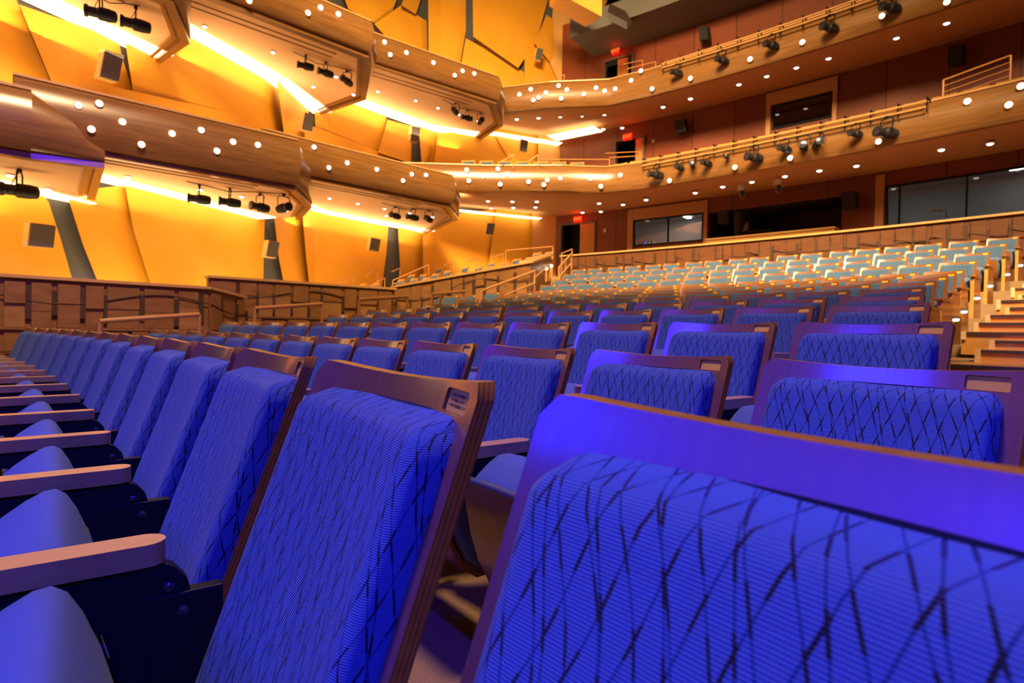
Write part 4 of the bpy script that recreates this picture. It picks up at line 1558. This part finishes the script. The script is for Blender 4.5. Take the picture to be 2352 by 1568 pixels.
# ------------------------------------------------------------------ stage spotlights
def make_spot():
    t = thing('stage_spotlight', 'x', 'spotlight')
    y_ = MB()
    w_ = 0.14
    y_.tube([(-w_, 0, -0.30), (-w_, 0, -0.08), (-w_ * .8, 0, -0.045), (w_ * .8, 0, -0.045), (w_, 0, -0.08), (w_, 0, -0.30)], 0.011, MT['metal'], 6)
    obj('yoke', y_.mesh('yoke', smooth=1.0), t)
    c = MB()
    c.box((-0.03, -0.025, -0.05), (0.03, 0.025, 0.0), MT['metal'])
    obj('clamp', c.mesh('clamp', bevel=0.006), t)
    b_ = MB()
    T = Matrix.Translation((0, 0, -0.30)) @ Matrix.Rotation(math.radians(88), 4, 'X')
    b_.lathe([(0.05, -0.22), (0.085, -0.20), (0.10, -0.10), (0.10, 0.02), (0.075, 0.05), (0.075, 0.16), (0.095, 0.18), (0.095, 0.215)], MT['spkblack'], T, 16)
    bd = obj('lamp_body', b_.mesh('lamp_body', smooth=0.6), t)
    l_ = MB()
    l_.lathe([(0.08, 0.2155), (0.05, 0.222), (0.01, 0.225)], MT['bolt'], T, 16)
    obj('lens', l_.mesh('lens', smooth=0.9), bd)
    k_ = MB()
    k_.tube([(0.02, 0, -0.02), (0.14, 0.02, -0.08), (0.19, -0.03, -0.22), (0.12, -0.10, -0.36), (0.02, -0.13, -0.28)], 0.006, MT['metal'], 5)
    obj('cable', k_.mesh('cable', smooth=1.0), t)
    return t


SPOT = make_spot()
note_kids(SPOT)
spot_used = False


def put_spot(P, rz, label, group, s=1.0):
    global spot_used
    o = SPOT if not spot_used else copy_tree(SPOT)
    spot_used = True
    o.location = P
    o.rotation_euler = (0, 0, rz)
    o.scale = (s, s, s)
    o['label'] = label
    o['group'] = group


SPX = {'U1': [(232, -12, -1.1), (312, 14, -1.0)], 'U2': [(702, 126, -1.1), (748, 142, -0.9), (797, 162, -0.3)], 'U3': [(1046, 236, -0.2), (1073, 252, -1.1), (1104, 260, 0.3)],
       'A': [(45, 388, -1.1)], 'B': [(458, 424, -1.1), (528, 432, -1.0), (597, 444, -0.6), (652, 446, 0.9)], 'C': [(908, 474, -0.5), (948, 478, -0.8), (985, 482, -0.2)]}
for k, pts in SPX.items():
    for i, (x, y, rz) in enumerate(pts):
        P = at_z(x, y, ZS[k] - 0.012)
        put_spot(P, rz, f'black stage spotlight, {ORD[i + 1]} from the left hanging under the {NMB[k]}', 'stage spotlights under the boxes', 1.1 if k in ('A', 'U1') else 0.98 if k == 'B' else 0.9)
    # cable run along the soffit
    if len(pts) > 1:
        c = MB()
        a = at_z(pts[0][0] - 30, pts[0][1] - 8, ZS[k] - 0.03)
        b_ = at_z(pts[-1][0] + 10, pts[-1][1], ZS[k] - 0.03)
        c.tube([a, a * 0.6 + b_ * 0.4 + Vector((0, 0, -0.10)), a * 0.3 + b_ * 0.7 + Vector((0, 0, -0.03)), b_], 0.010, MT['metal'], 5)
        o = c.build('power_cable', smooth=1.0)
        o['label'] = f'drooping black power cable under the {NMB[k]}'
        o['category'] = 'cable'


# lighting pipe along each balcony front
def pipe(path, z0s, a0, a1, R, label, lights, nm):
    t = thing('lighting_pipe', label, 'pipe', polar(R, a0, z0s))
    O = Vector(t.location)
    for dz in (0.0, -0.13):
        m = MB()
        m.tube([p - O for p in arc(R, z0s + dz, a0, a1, 30)], 0.024, MT['cap'], 8)
        m.build('bar', t, smooth=1.0)
    n = int((a1 - a0) * R / 0.55)
    m = MB()
    for i in range(n + 1):
        a = a0 + (a1 - a0) * i / n
        m.box((-0.012, -0.012, -0.24), (0.012, 0.012, 0.10), MT['metal'], Matrix.Translation(polar(R + 0.03, a, z0s) - O))
        m.box((-0.012, 0, -0.02), (0.012, 0.28, 0.02), MT['metal'], Matrix.Translation(polar(R, a, z0s + .08) - O) @ Matrix.Rotation(-a, 4, 'Z'))
    m.build('bracket', t)
    for i, (x, y, rz, s) in enumerate(lights):
        P = at_r(x, y, R - 0.05)
        a = ang(P)
        put_spot(polar(R - 0.04, a, z0s - 0.15), -0.75 + (rz - 0.9) * 0.5 - a * 0.3, f'black stage spotlight, {ORD[i + 1]} from the left hanging from the {nm} pipe', f'stage spotlights on the {nm}', s)


pipe(PATH1, 6.16, ang(at_r(1475, 390, 48.62)), ang(at_r(2128, 240, 48.62)), 48.62, 'long pale lighting pipe along the lower balcony front',
     [(1506, 380, 0.2, 1.1), (1560, 378, 1.2, .8), (1590, 372, 2.0, .75), (1622, 368, 0.8, .85), (1668, 350, 1.5, .6), (1732, 332, 0.3, 1.15), (1802, 325, 0.6, .9), (1846, 305, 1.8, 1.0), (1878, 312, 2.4, 1.0),
      (1965, 295, 0.4, .85), (2036, 275, 0.1, 1.25)], 'lower balcony')
pipe(PATH2, 9.2, ang(at_r(1520, 165, 49.1)), ang(at_r(2080, -10, 49.1)), 49.1, 'long pale lighting pipe along the upper balcony front',
     [(1553, 158, 0.2, .9), (1658, 122, 0.7, 1.0), (1771, 88, 0.4, 1.0), (1905, 42, 0.3, 1.1), (2045, 0, 0.2, 1.15)], 'upper balcony')

# two small moving heads under the lower balcony
for i, (x, y) in enumerate(((1703, 425), (1786, 412))):
    P = at_z(x, y, 5.46)
    t = thing('moving_light', f'silver moving light, {"left" if i == 0 else "right"} one of two under the lower balcony', 'spotlight', P, (0, 0, 0.4), 'moving lights under the lower balcony')
    m = MB()
    m.box((-0.09, -0.07, -0.16), (0.05, 0.07, 0.0), MT['white'])
    m.build('base', t, bevel=0.01)
    m = MB()
    m.lathe([(0.05, -0.09), (0.07, -0.05), (0.07, 0.05), (0.05, 0.07)], MT['spkblack'], Matrix.Translation((0.03, 0, -0.24)) @ Matrix.Rotation(1.2, 4, 'X'), 12)
    m.build('head', t, smooth=0.7)
    m = MB()
    m.tube([(0.03 + 0.11 * cos(q * pi / 8), -0.02, -0.30 + 0.11 * sin(q * pi / 8)) for q in range(16)], 0.010, MT['chrome'], 5, True)
    m.build('hoop', t, smooth=1)


# ------------------------------------------------------------------ speakers
def speaker(px, off, label, mat='spk', wall=True, depth=0.15, boxmat='spkbox'):
    pts = [wall_at(x, y, off) if wall else at_r(x, y, RW - off) for x, y in px]
    c = sum(pts, Vector()) / 4
    back = Vector((c.x, c.y, 0)).normalized()
    # true rectangle from the mean width, height and tilt
    wv = ((pts[1] - pts[0]) + (pts[2] - pts[3])) / 2
    hv = ((pts[0] - pts[3]) + (pts[1] - pts[2])) / 2
    t = thing('speaker', label, 'speaker', c)
    q = [-wv / 2 + hv / 2, wv / 2 + hv / 2, wv / 2 - hv / 2, -wv / 2 - hv / 2]
    nrm = wv.cross(hv).normalized()
    if nrm.dot(-c) < 0:
        nrm = -nrm
    m = MB()
    gap = [v * 1.08 for v in q]
    m.prism(gap, tuple(-nrm * depth), MT[boxmat])
    m.build('cabinet', t, bevel=0.012)
    m = MB()
    m.prism([v + nrm * 0.003 for v in q], tuple(nrm * 0.014), MT[mat])
    m.build('grille', t, bevel=0.004)
    m = MB()
    b0 = back * 0.05
    m.tube([-nrm * depth * 0.6, -nrm * (depth + 0.12)], 0.03, MT['metal'], 8)
    m.build('bracket', t, smooth=1)


speaker([(70, 512), (127, 520), (121, 568), (65, 564)], 0.72, 'large square grey speaker on the orange wall at the far left')
speaker([(242, 118), (282, 126), (272, 190), (229, 172)], 0.72, 'tilted grey speaker under the nearest upper box')
speaker([(618, 553), (641, 557), (635, 592), (611, 588)], 0.72, 'grey speaker hung on the grey wall strip, lower level')
speaker([(701, 260), (722, 265), (715, 303), (694, 296)], 0.72, 'grey speaker on the wall between middle lower and middle upper box')
speaker([(853, 546), (874, 550), (869, 577), (848, 573)], 0.72, 'small grey speaker under the right lower box')
speaker([(947, 291), (965, 293), (961, 326), (943, 322)], 0.72, 'narrow grey speaker above the right lower box')
speaker([(1120, 513), (1137, 514), (1132, 539), (1116, 537)], 0.72, 'small grey speaker above the raised side seats')
speaker([(1197, 321), (1213, 323), (1209, 350), (1194, 345)], 0.72, 'small grey speaker above the left end of the lower balcony')
speaker([(1234, 110), (1248, 113), (1242, 140), (1229, 134)], 0.72, 'small grey speaker high above the upper balcony left end')
for px, lab in (([(1605, 63), (1624, 60), (1626, 89), (1608, 92)], 'black speaker high on the red wall above the upper balcony'),
                ([(1550, 279), (1571, 273), (1575, 300), (1554, 306)], 'black speaker on the red wall above the lower balcony'),
                ([(2180, 108), (2213, 103), (2210, 143), (2177, 148)], 'large black speaker on the red wall at the upper right'),
                ([(1648, 485), (1671, 482), (1673, 511), (1650, 513)], 'black speaker between the left booth window and the recess'),
                ([(1934, 443), (1964, 440), (1965, 476), (1935, 479)], 'black speaker at the right end of the open booth recess')):
    speaker(px, 0.45, lab, 'spkblack', False, 0.24, 'spkblack')


# ------------------------------------------------------------------ exit signs
def exit_sign(x, y, label, wpx=20):
    P = at_r(x, y, RW - 0.10)
    a = ang(P)
    wd = 0.36 if wpx > 16 else 0.30
    t = thing('exit_sign', label, 'exit sign', P, (0, 0, -a), 'red exit signs')
    m = MB()
    m.box((-wd / 2, -0.02, -0.12), (wd / 2, 0.05, 0.12), MT['exitred'])
    m.build('lit_box', t, bevel=0.015)
    o = obj('letters', text_mesh('EXIT', 0.17, 0.006, MT['exitletters']), t)
    o.location = (0, -0.03, 0)
    o.rotation_euler = (pi / 2, 0, 0)
    m = MB()
    m.box((-0.02, 0.05, -0.03), (0.02, 0.12, 0.03), MT['metal'])
    m.build('bracket', t)


exit_sign(1327, 503, 'red glowing EXIT sign above the lowest exit door')
exit_sign(1441, 314, 'red glowing EXIT sign above the middle level door')
exit_sign(1414, 117, 'red glowing EXIT sign beside the top level door', 14)
for (x, y) in ((1326, 503), (1441, 314), (1414, 117)):
    P = at_r(x, y, RW - 0.4)
    lamp('exit_sign_glow', 'POINT', P, P + Vector((0, 0, -1)), 4, (1, 0.03, 0.01), shadow_soft_size=0.1)

# wall switches and clutter in the booths
for i, (x, y, lab) in enumerate(((1390, 529, 'small pale wall switch right of the lower exit door'), (1501, 324, 'small pale wall switch right of the middle exit door'))):
    P = at_r(x, y, RW)
    m = MB()
    m.box((-0.05, -0.025, -0.07), (0.05, 0.0, 0.07), MT['white'])
    o = m.build('wall_switch', bevel=0.005)
    o.location = P
    o.rotation_euler = (0, 0, -ang(P))
    o['label'] = lab
    o['category'] = 'switch'
m = MB()
arc_box(m, RW - 0.45, RW - 0.05, aw(1634), aw(1926), WC[2] - 0.22, WC[2] + 0.06, MT['step'], 8)
arc_box(m, RW - 0.50, RW - 0.02, aw(1632), aw(1928), WC[2] + 0.06, WC[2] + 0.11, MT['cap'], 8)
o = m.build('counter')
o['label'] = 'long orange wooden counter in front of the open booth recess'
o['category'] = 'counter'
P = at_r(1744, 520, RW + 0.6)
t = thing('mixing_console', 'dark mixing console inside the open booth recess', 'console', (P.x, P.y, WC[2]), (0, 0, -ang(P)))
m = MB()
m.box((-0.48, -0.2, 0.0), (0.48, 0.25, 0.40), MT['spkblack'])
m.build('body', t, bevel=0.02)
m = MB()
m.box((-0.44, -0.215, 0.08), (0.44, -0.20, 0.34), MT['metal'])
m.build('screen', t)
m = MB()
p0, p1, p2 = at_r(1702, 532, RW + .5), at_r(1716, 530, RW + .5), at_r(1716, 508, RW + .5)
m.prism([p0, p1, p2], (0.12, 0.12, 0), MT['white'])
o = m.build('document_stand')
o['label'] = 'pale tilted document stand left of the mixing console'
o['category'] = 'stand'
P = at_r(2166, 486, RW + 0.5)
t = thing('desk_lamp', 'white folding desk lamp behind the right booth glass', 'lamp', P, (0, 0, -ang(P)))
m = MB()
m.tube([(0.10, 0, -0.25), (0.06, 0, 0.06), (-0.02, 0, 0.02)], 0.022, MT['white'], 8)
m.build('arm', t, smooth=1)
m = MB()
m.box((-0.26, -0.05, -0.01), (-0.02, 0.05, 0.05), MT['white'], Matrix.Rotation(0.25, 4, 'Y'))
m.build('lamp_head', t, bevel=0.01)
P = at_r(1487, 548, RW + 0.7)
t = thing('equipment_rack', 'rack with blue and green lights behind the left booth glass', 'rack', (P.x, P.y, W1[2] - 0.35), (0, 0, -ang(P)))
m = MB()
m.box((-0.25, -0.1, 0), (0.25, 0.3, 0.62), MT['roomgrey'])
m.build('cabinet', t, bevel=0.01)
gl = emit('rack_blue', (0.1, 0.15, 1.0), 1.5, False)
gr = emit('rack_green', (0.35, 0.8, 0.1), 0.7, False)
for i, (x_, z_, mt_) in enumerate(((-0.08, .50, gl), (-0.02, .56, gl), (0.02, .47, gl), (0.12, .52, gr), (0.10, .45, gr))):
    m = MB()
    m.box((x_, -0.12, z_), (x_ + 0.04, -0.10, z_ + 0.04), mt_)
    m.build('indicator', t)


# ------------------------------------------------------------------ handrails
def handrail(pts, posts, label, r=0.024, post_h=0.85, group='handrails'):
    t = thing('handrail', label, 'handrail', pts[0])
    t['group'] = group
    O = Vector(pts[0])
    m = MB()
    m.tube([Vector(p) - O for p in pts], r, MT['rail'], 8)
    m.build('top_rail', t, smooth=1)
    for p in posts:
        p = Vector(p)
        m = MB()
        m.tube([p - O, p - O - Vector((0, 0, post_h))], r * 0.8, MT['rail'], 8)
        m.build('post', t, smooth=1)


def rail_at(x, y, a):
    """point of the sloping aisle rail at angle a seen along a sight line"""
    r = ray(x, y)
    u = r[0] / r[1]
    R = (CX - u * CY) / -(sin(a) - u * cos(a))
    Y = CY + R * cos(a)
    t = Y / r[1]
    return Vector((r[0] * t, Y, EYE + r[2] * t))


RA = .722
for i, (q0, q1) in enumerate((((228, 738), (458, 722)), ((585, 708), (740, 698)), ((825, 688), (935, 681)), ((992, 676), (1067, 669)))):
    a, b_ = rail_at(*q0, RA), rail_at(*q1, RA)
    handrail([a, b_], [a, b_], f'wooden-topped aisle handrail, {ORD[i + 1]} from the left beside the side block', 0.028, 0.95, 'aisle handrails')
a, b_ = at_y(1106, 668, 12.2), at_y(1228, 622, 14.0)
handrail([a, b_], [a, b_], 'long sloping stair handrail rising toward the lower exit', 0.028, 1.0, 'stair handrails')
a, b_ = at_y(1160, 678, 12.4), at_y(1228, 650, 13.9)
handrail([a, b_], [b_], 'lower sloping stair handrail beneath the long one', 0.024, 0.6, 'stair handrails')
a, b_ = at_y(1228, 638, 14.6), at_y(1262, 606, 17.0)
handrail([a, b_], [a, b_], 'short stair handrail on the lit side wall of the stair', 0.024, 0.5, 'stair handrails')
a, b_ = at_y(1284, 614, 17.4), at_y(1313, 582, 18.6)
handrail([a, b_], [a, (a + b_) / 2, b_], 'upper stair handrail right of the steps with three posts', 0.028, 1.0, 'stair handrails')
a, b_ = at_y(1286, 634, 17.3), at_y(1310, 606, 18.4)
handrail([a, b_], [a], 'lower stair handrail right of the steps', 0.024, 0.4, 'stair handrails')
a, b_ = at_y(1290, 582, 18.9), at_y(1314, 572, 19.6)
handrail([a, b_], [a, b_], 'short high handrail in front of the lower exit door', 0.02, 0.7, 'stair handrails')
TR = [((760, 645), (783, 641)), ((783, 650), (812, 637)), ((842, 634), (868, 616)), ((843, 660), (884, 638)), ((900, 624), (919, 616)), ((902, 644), (985, 608)),
      ((1020, 610), (1043, 600)), ((1076, 600), (1099, 592)), ((1130, 593), (1155, 582)), ((1162, 575), (1270, 566))]
for i, (q0, q1) in enumerate(TR):
    a, b_ = at_y(*q0, 17.6), at_y(*q1, 18.0)
    handrail([a, b_], [b_, a] if i % 2 else [b_], f'thin copper rail, {ORD[i + 1]} from the left among the raised side seats', 0.016, 0.9, 'rails among the raised side seats')
# rails on the balconies
for nm, lst in (('lower balcony', [((1150, 372), (1180, 355), 18.9), ((1215, 370), (1236, 355), 18.9), ((1240, 366), (1400, 366), 19.6), ((1390, 352), (1470, 348), 20.4), ((1400, 362), (1466, 358), 20.0)]),
                ('upper balcony', [((1160, 190), (1184, 178), 20.5), ((1220, 186), (1240, 176), 20.5), ((1265, 184), (1296, 172), 20.2), ((1430, 148), (1476, 138), 20.5), ((1440, 158), (1506, 142), 19.4)])):
    for i, (q0, q1, Y) in enumerate(lst):
        a, b_ = at_y(*q0, Y), at_y(*q1, Y)
        handrail([a, b_], [b_], f'thin metal rail, {ORD[i + 1]} from the left on the {nm}', 0.016, 0.45, 'rails on the ' + nm)
# guard rail with four bars at the right end of the lower balcony
t = thing('guard_rail', 'guard rail of four sloping bars at the right end of the lower balcony', 'railing', polar(49.4, ang(at_r(2167, 185, 49.4)), 6.3))
O = Vector(t.location)
gl_ = [at_r(2167, 184, 49.4), at_r(2322, 127, 49.4)]
for k in range(4):
    m = MB()
    dz = Vector((0, 0, -0.14 * k))
    m.tube([gl_[0] + dz - O, gl_[1] + dz - O], 0.022 if k == 0 else 0.012, MT['rail'], 8)
    m.build('bar', t, smooth=1)
for p in gl_:
    m = MB()
    m.tube([p - O, p - O - Vector((0, 0, 0.75))], 0.022, MT['rail'], 8)
    m.build('post', t, smooth=1)


# ------------------------------------------------------------------ far seats: raised side terrace, rear terrace, balcony
def make_far_seat():
    t = thing('theatre_seat', 'x', 'seat')
    m = MB()
    def sp(x, z, d=0.0):
        return Vector((x, (z - .88) * REC + sag(x) + d, z))
    xs = [-.238, -.16, -.08, 0, .08, .16, .238]
    rows = [[sp(x, z) for x in xs] for z in (0.35, 0.6, 0.875)]
    bk = [[sp(x, z, .02) for x in xs] for z in (0.875, 0.6, 0.35)]
    m.grid(rows + bk + rows[:1], MT['step'])
    m.add([r[0] for r in rows + bk], [(0, 1, 2, 3, 4, 5)], MT['step'])
    m.add([r[-1] for r in rows + bk], [(5, 4, 3, 2, 1, 0)], MT['step'])
    b_ = obj('backrest', m.mesh('backrest'), t)
    m = rounded_pad(0.200, 0.40, 0.825, 0.045, sp, 8, 6)
    obj('back_cushion', pad_mesh(m, 'back_cushion'), b_)
    m = MB()
    m.prism([(-0.22, -0.24, 0.0), (-0.22, -0.24, 0.5), (-0.22, -0.36, 0.55), (-0.22, -0.46, 0.49), (-0.22, -0.38, 0.25), (-0.22, -0.34, 0)], (0.44, 0, 0), MT['fabric_seat'])
    obj('seat_cushion', m.mesh('seat_cushion', bevel=0.01), t)
    m = MB()
    m.box((-0.305, -0.5, 0.58), (-0.255, -0.2, 0.61), MT['arm_wood'])
    m.box((-0.29, -0.34, 0.0), (-0.27, -0.25, 0.58), MT['metal'])
    obj('armrest', m.mesh('armrest'), t)
    return t


FAR = make_far_seat()
note_kids(FAR)
far_used = False


def put_far(P, a, label, group):
    global far_used
    o = FAR if not far_used else copy_tree(FAR)
    far_used = True
    o.location = P
    o.rotation_euler = (0, 0, -a)
    o['label'] = label
    o['group'] = group
    return o


TS = [(835, 651, 16.6), (865, 650, 16.6), (922, 641, 16.4), (952, 639, 16.5), (980, 637, 16.6), (1056, 626, 16.9), (1087, 624, 17.0), (1128, 611, 17.4), (1158, 608, 17.5), (1190, 606, 17.6),
      (946, 630, 18.0), (973, 629, 18.1), (1001, 628, 18.2), (1029, 621, 18.4), (1010, 614, 19.2), (1070, 612, 18.8), (1101, 612, 18.9), (1130, 603, 19.4), (1158, 602, 19.5), (1188, 594, 19.6), (1217, 590, 19.7), (1234, 580, 20.4), (1262, 578, 20.4)]
plat = MB()
for i, (x, y, Y) in enumerate(TS):
    P = at_y(x, y, Y)
    P.z -= 0.875
    put_far(P, 1.02, f'green seat with orange frame, {ORD[i + 1]} counted along the raised side terrace rows', 'seats on the raised side terrace')
    plat.box((P.x - 0.5, P.y - 0.45, P.z - 0.5), (P.x + 0.3, P.y + 0.3, P.z - 0.002), MT['carpet'])
plat.build('floor_side_terrace', kind='structure')
# rear terrace row just over the dark parapet
for i in range(22):
    x = 1375 + i * 44 * (1 + i * 0.004)
    if x > 2330:
        break
    a = aw(x) - 0.0
    P = polar(49.6, ang(at_r(x, 560, 49.6)), 2.63)
    put_far(P, ang(P), f'rear seat peeking over the dark parapet, {ORD[i + 1]} from the left', 'seats behind the dark curved parapet')
# balcony row behind the lower balcony front
for i in range(26):
    a = ang((3.3, 20.9)) + i * 0.60 / 50.1
    P = polar(50.1, a, 5.83)
    put_far(P, a, f'seat top peeking over the lower balcony rail, {ORD[i + 1]} from the left', 'seats on the lower balcony')
for i in range(7):
    P = Vector((-1.6 + i * 0.62, 20.35, 5.86))
    put_far(P, 0.2, f'seat top over the straight left part of the lower balcony, {ORD[i + 1]} from the left', 'seats on the lower balcony')

bt = MB()
arc_box(bt, 49.5, 50.5, ang((3.3, 20.9)) - 0.008, 1.0, 5.64, 5.825, MT['carpet'], 24)
bt.box((-2.1, 19.75, 5.64), (2.6, 20.75, 5.855), MT['carpet'])
bt.build('floor_balcony', kind='structure')

# stairs up to the lower exit door
for i in range(9):
    R0_, z = 43.4 + i * 0.47, 0.99 + (i + 1) * 0.183
    def lerp(tab, R_):
        for (r0, v0), (r1, v1) in zip(tab[:-1], tab[1:]):
            if R_ <= r1:
                return v0 + (v1 - v0) * (R_ - r0) / (r1 - r0)
        return tab[-1][1]
    a0 = lerp([(43.0, .686), (44.2, .6795), (46.6, .6575), (48.5, .645)], R0_) + 0.002
    a1 = lerp([(43.0, .6955), (44.2, .6850), (45.3, .6765), (46.6, .6655), (47.4, .6625)], R0_) + 0.0005
    m = MB()
    arc_box(m, R0_, R0_ + 0.50, a0, a1, z - 0.45, z - 0.02, MT['step'], 2)
    arc_box(m, R0_ - .015, R0_ + .04, a0, a1, z - 0.05, z, MT['nosing'], 2)
    o = m.build('stair_step')
    o['label'] = f'wooden stair step toward the lower exit, {ORD[i + 1]} from the bottom'
    o['category'] = 'step'
    o['group'] = 'stairs to the lower exit'
# two glowing step lights by that stair
for i, (x, y, Y) in enumerate(((1255, 618, 16.6), (1266, 612, 17.3))):
    P = at_y(x, y, Y)
    t = thing('stair_bollard', f'slim wooden post with glowing top, {"left" if i == 0 else "right"} one by the stair', 'post light', P - Vector((0, 0, 0.35)), group='post lights by the stair')
    m = MB()
    m.box((-0.03, -0.03, 0), (0.03, 0.03, 0.33), MT['step'])
    m.build('post', t, bevel=0.005)
    m = MB()
    m.lathe([(0.03, 0.33), (0.045, 0.35), (0.045, 0.39), (0.02, 0.41)], MT['steplight'], None, 12)
    m.build('lens', t, smooth=1)
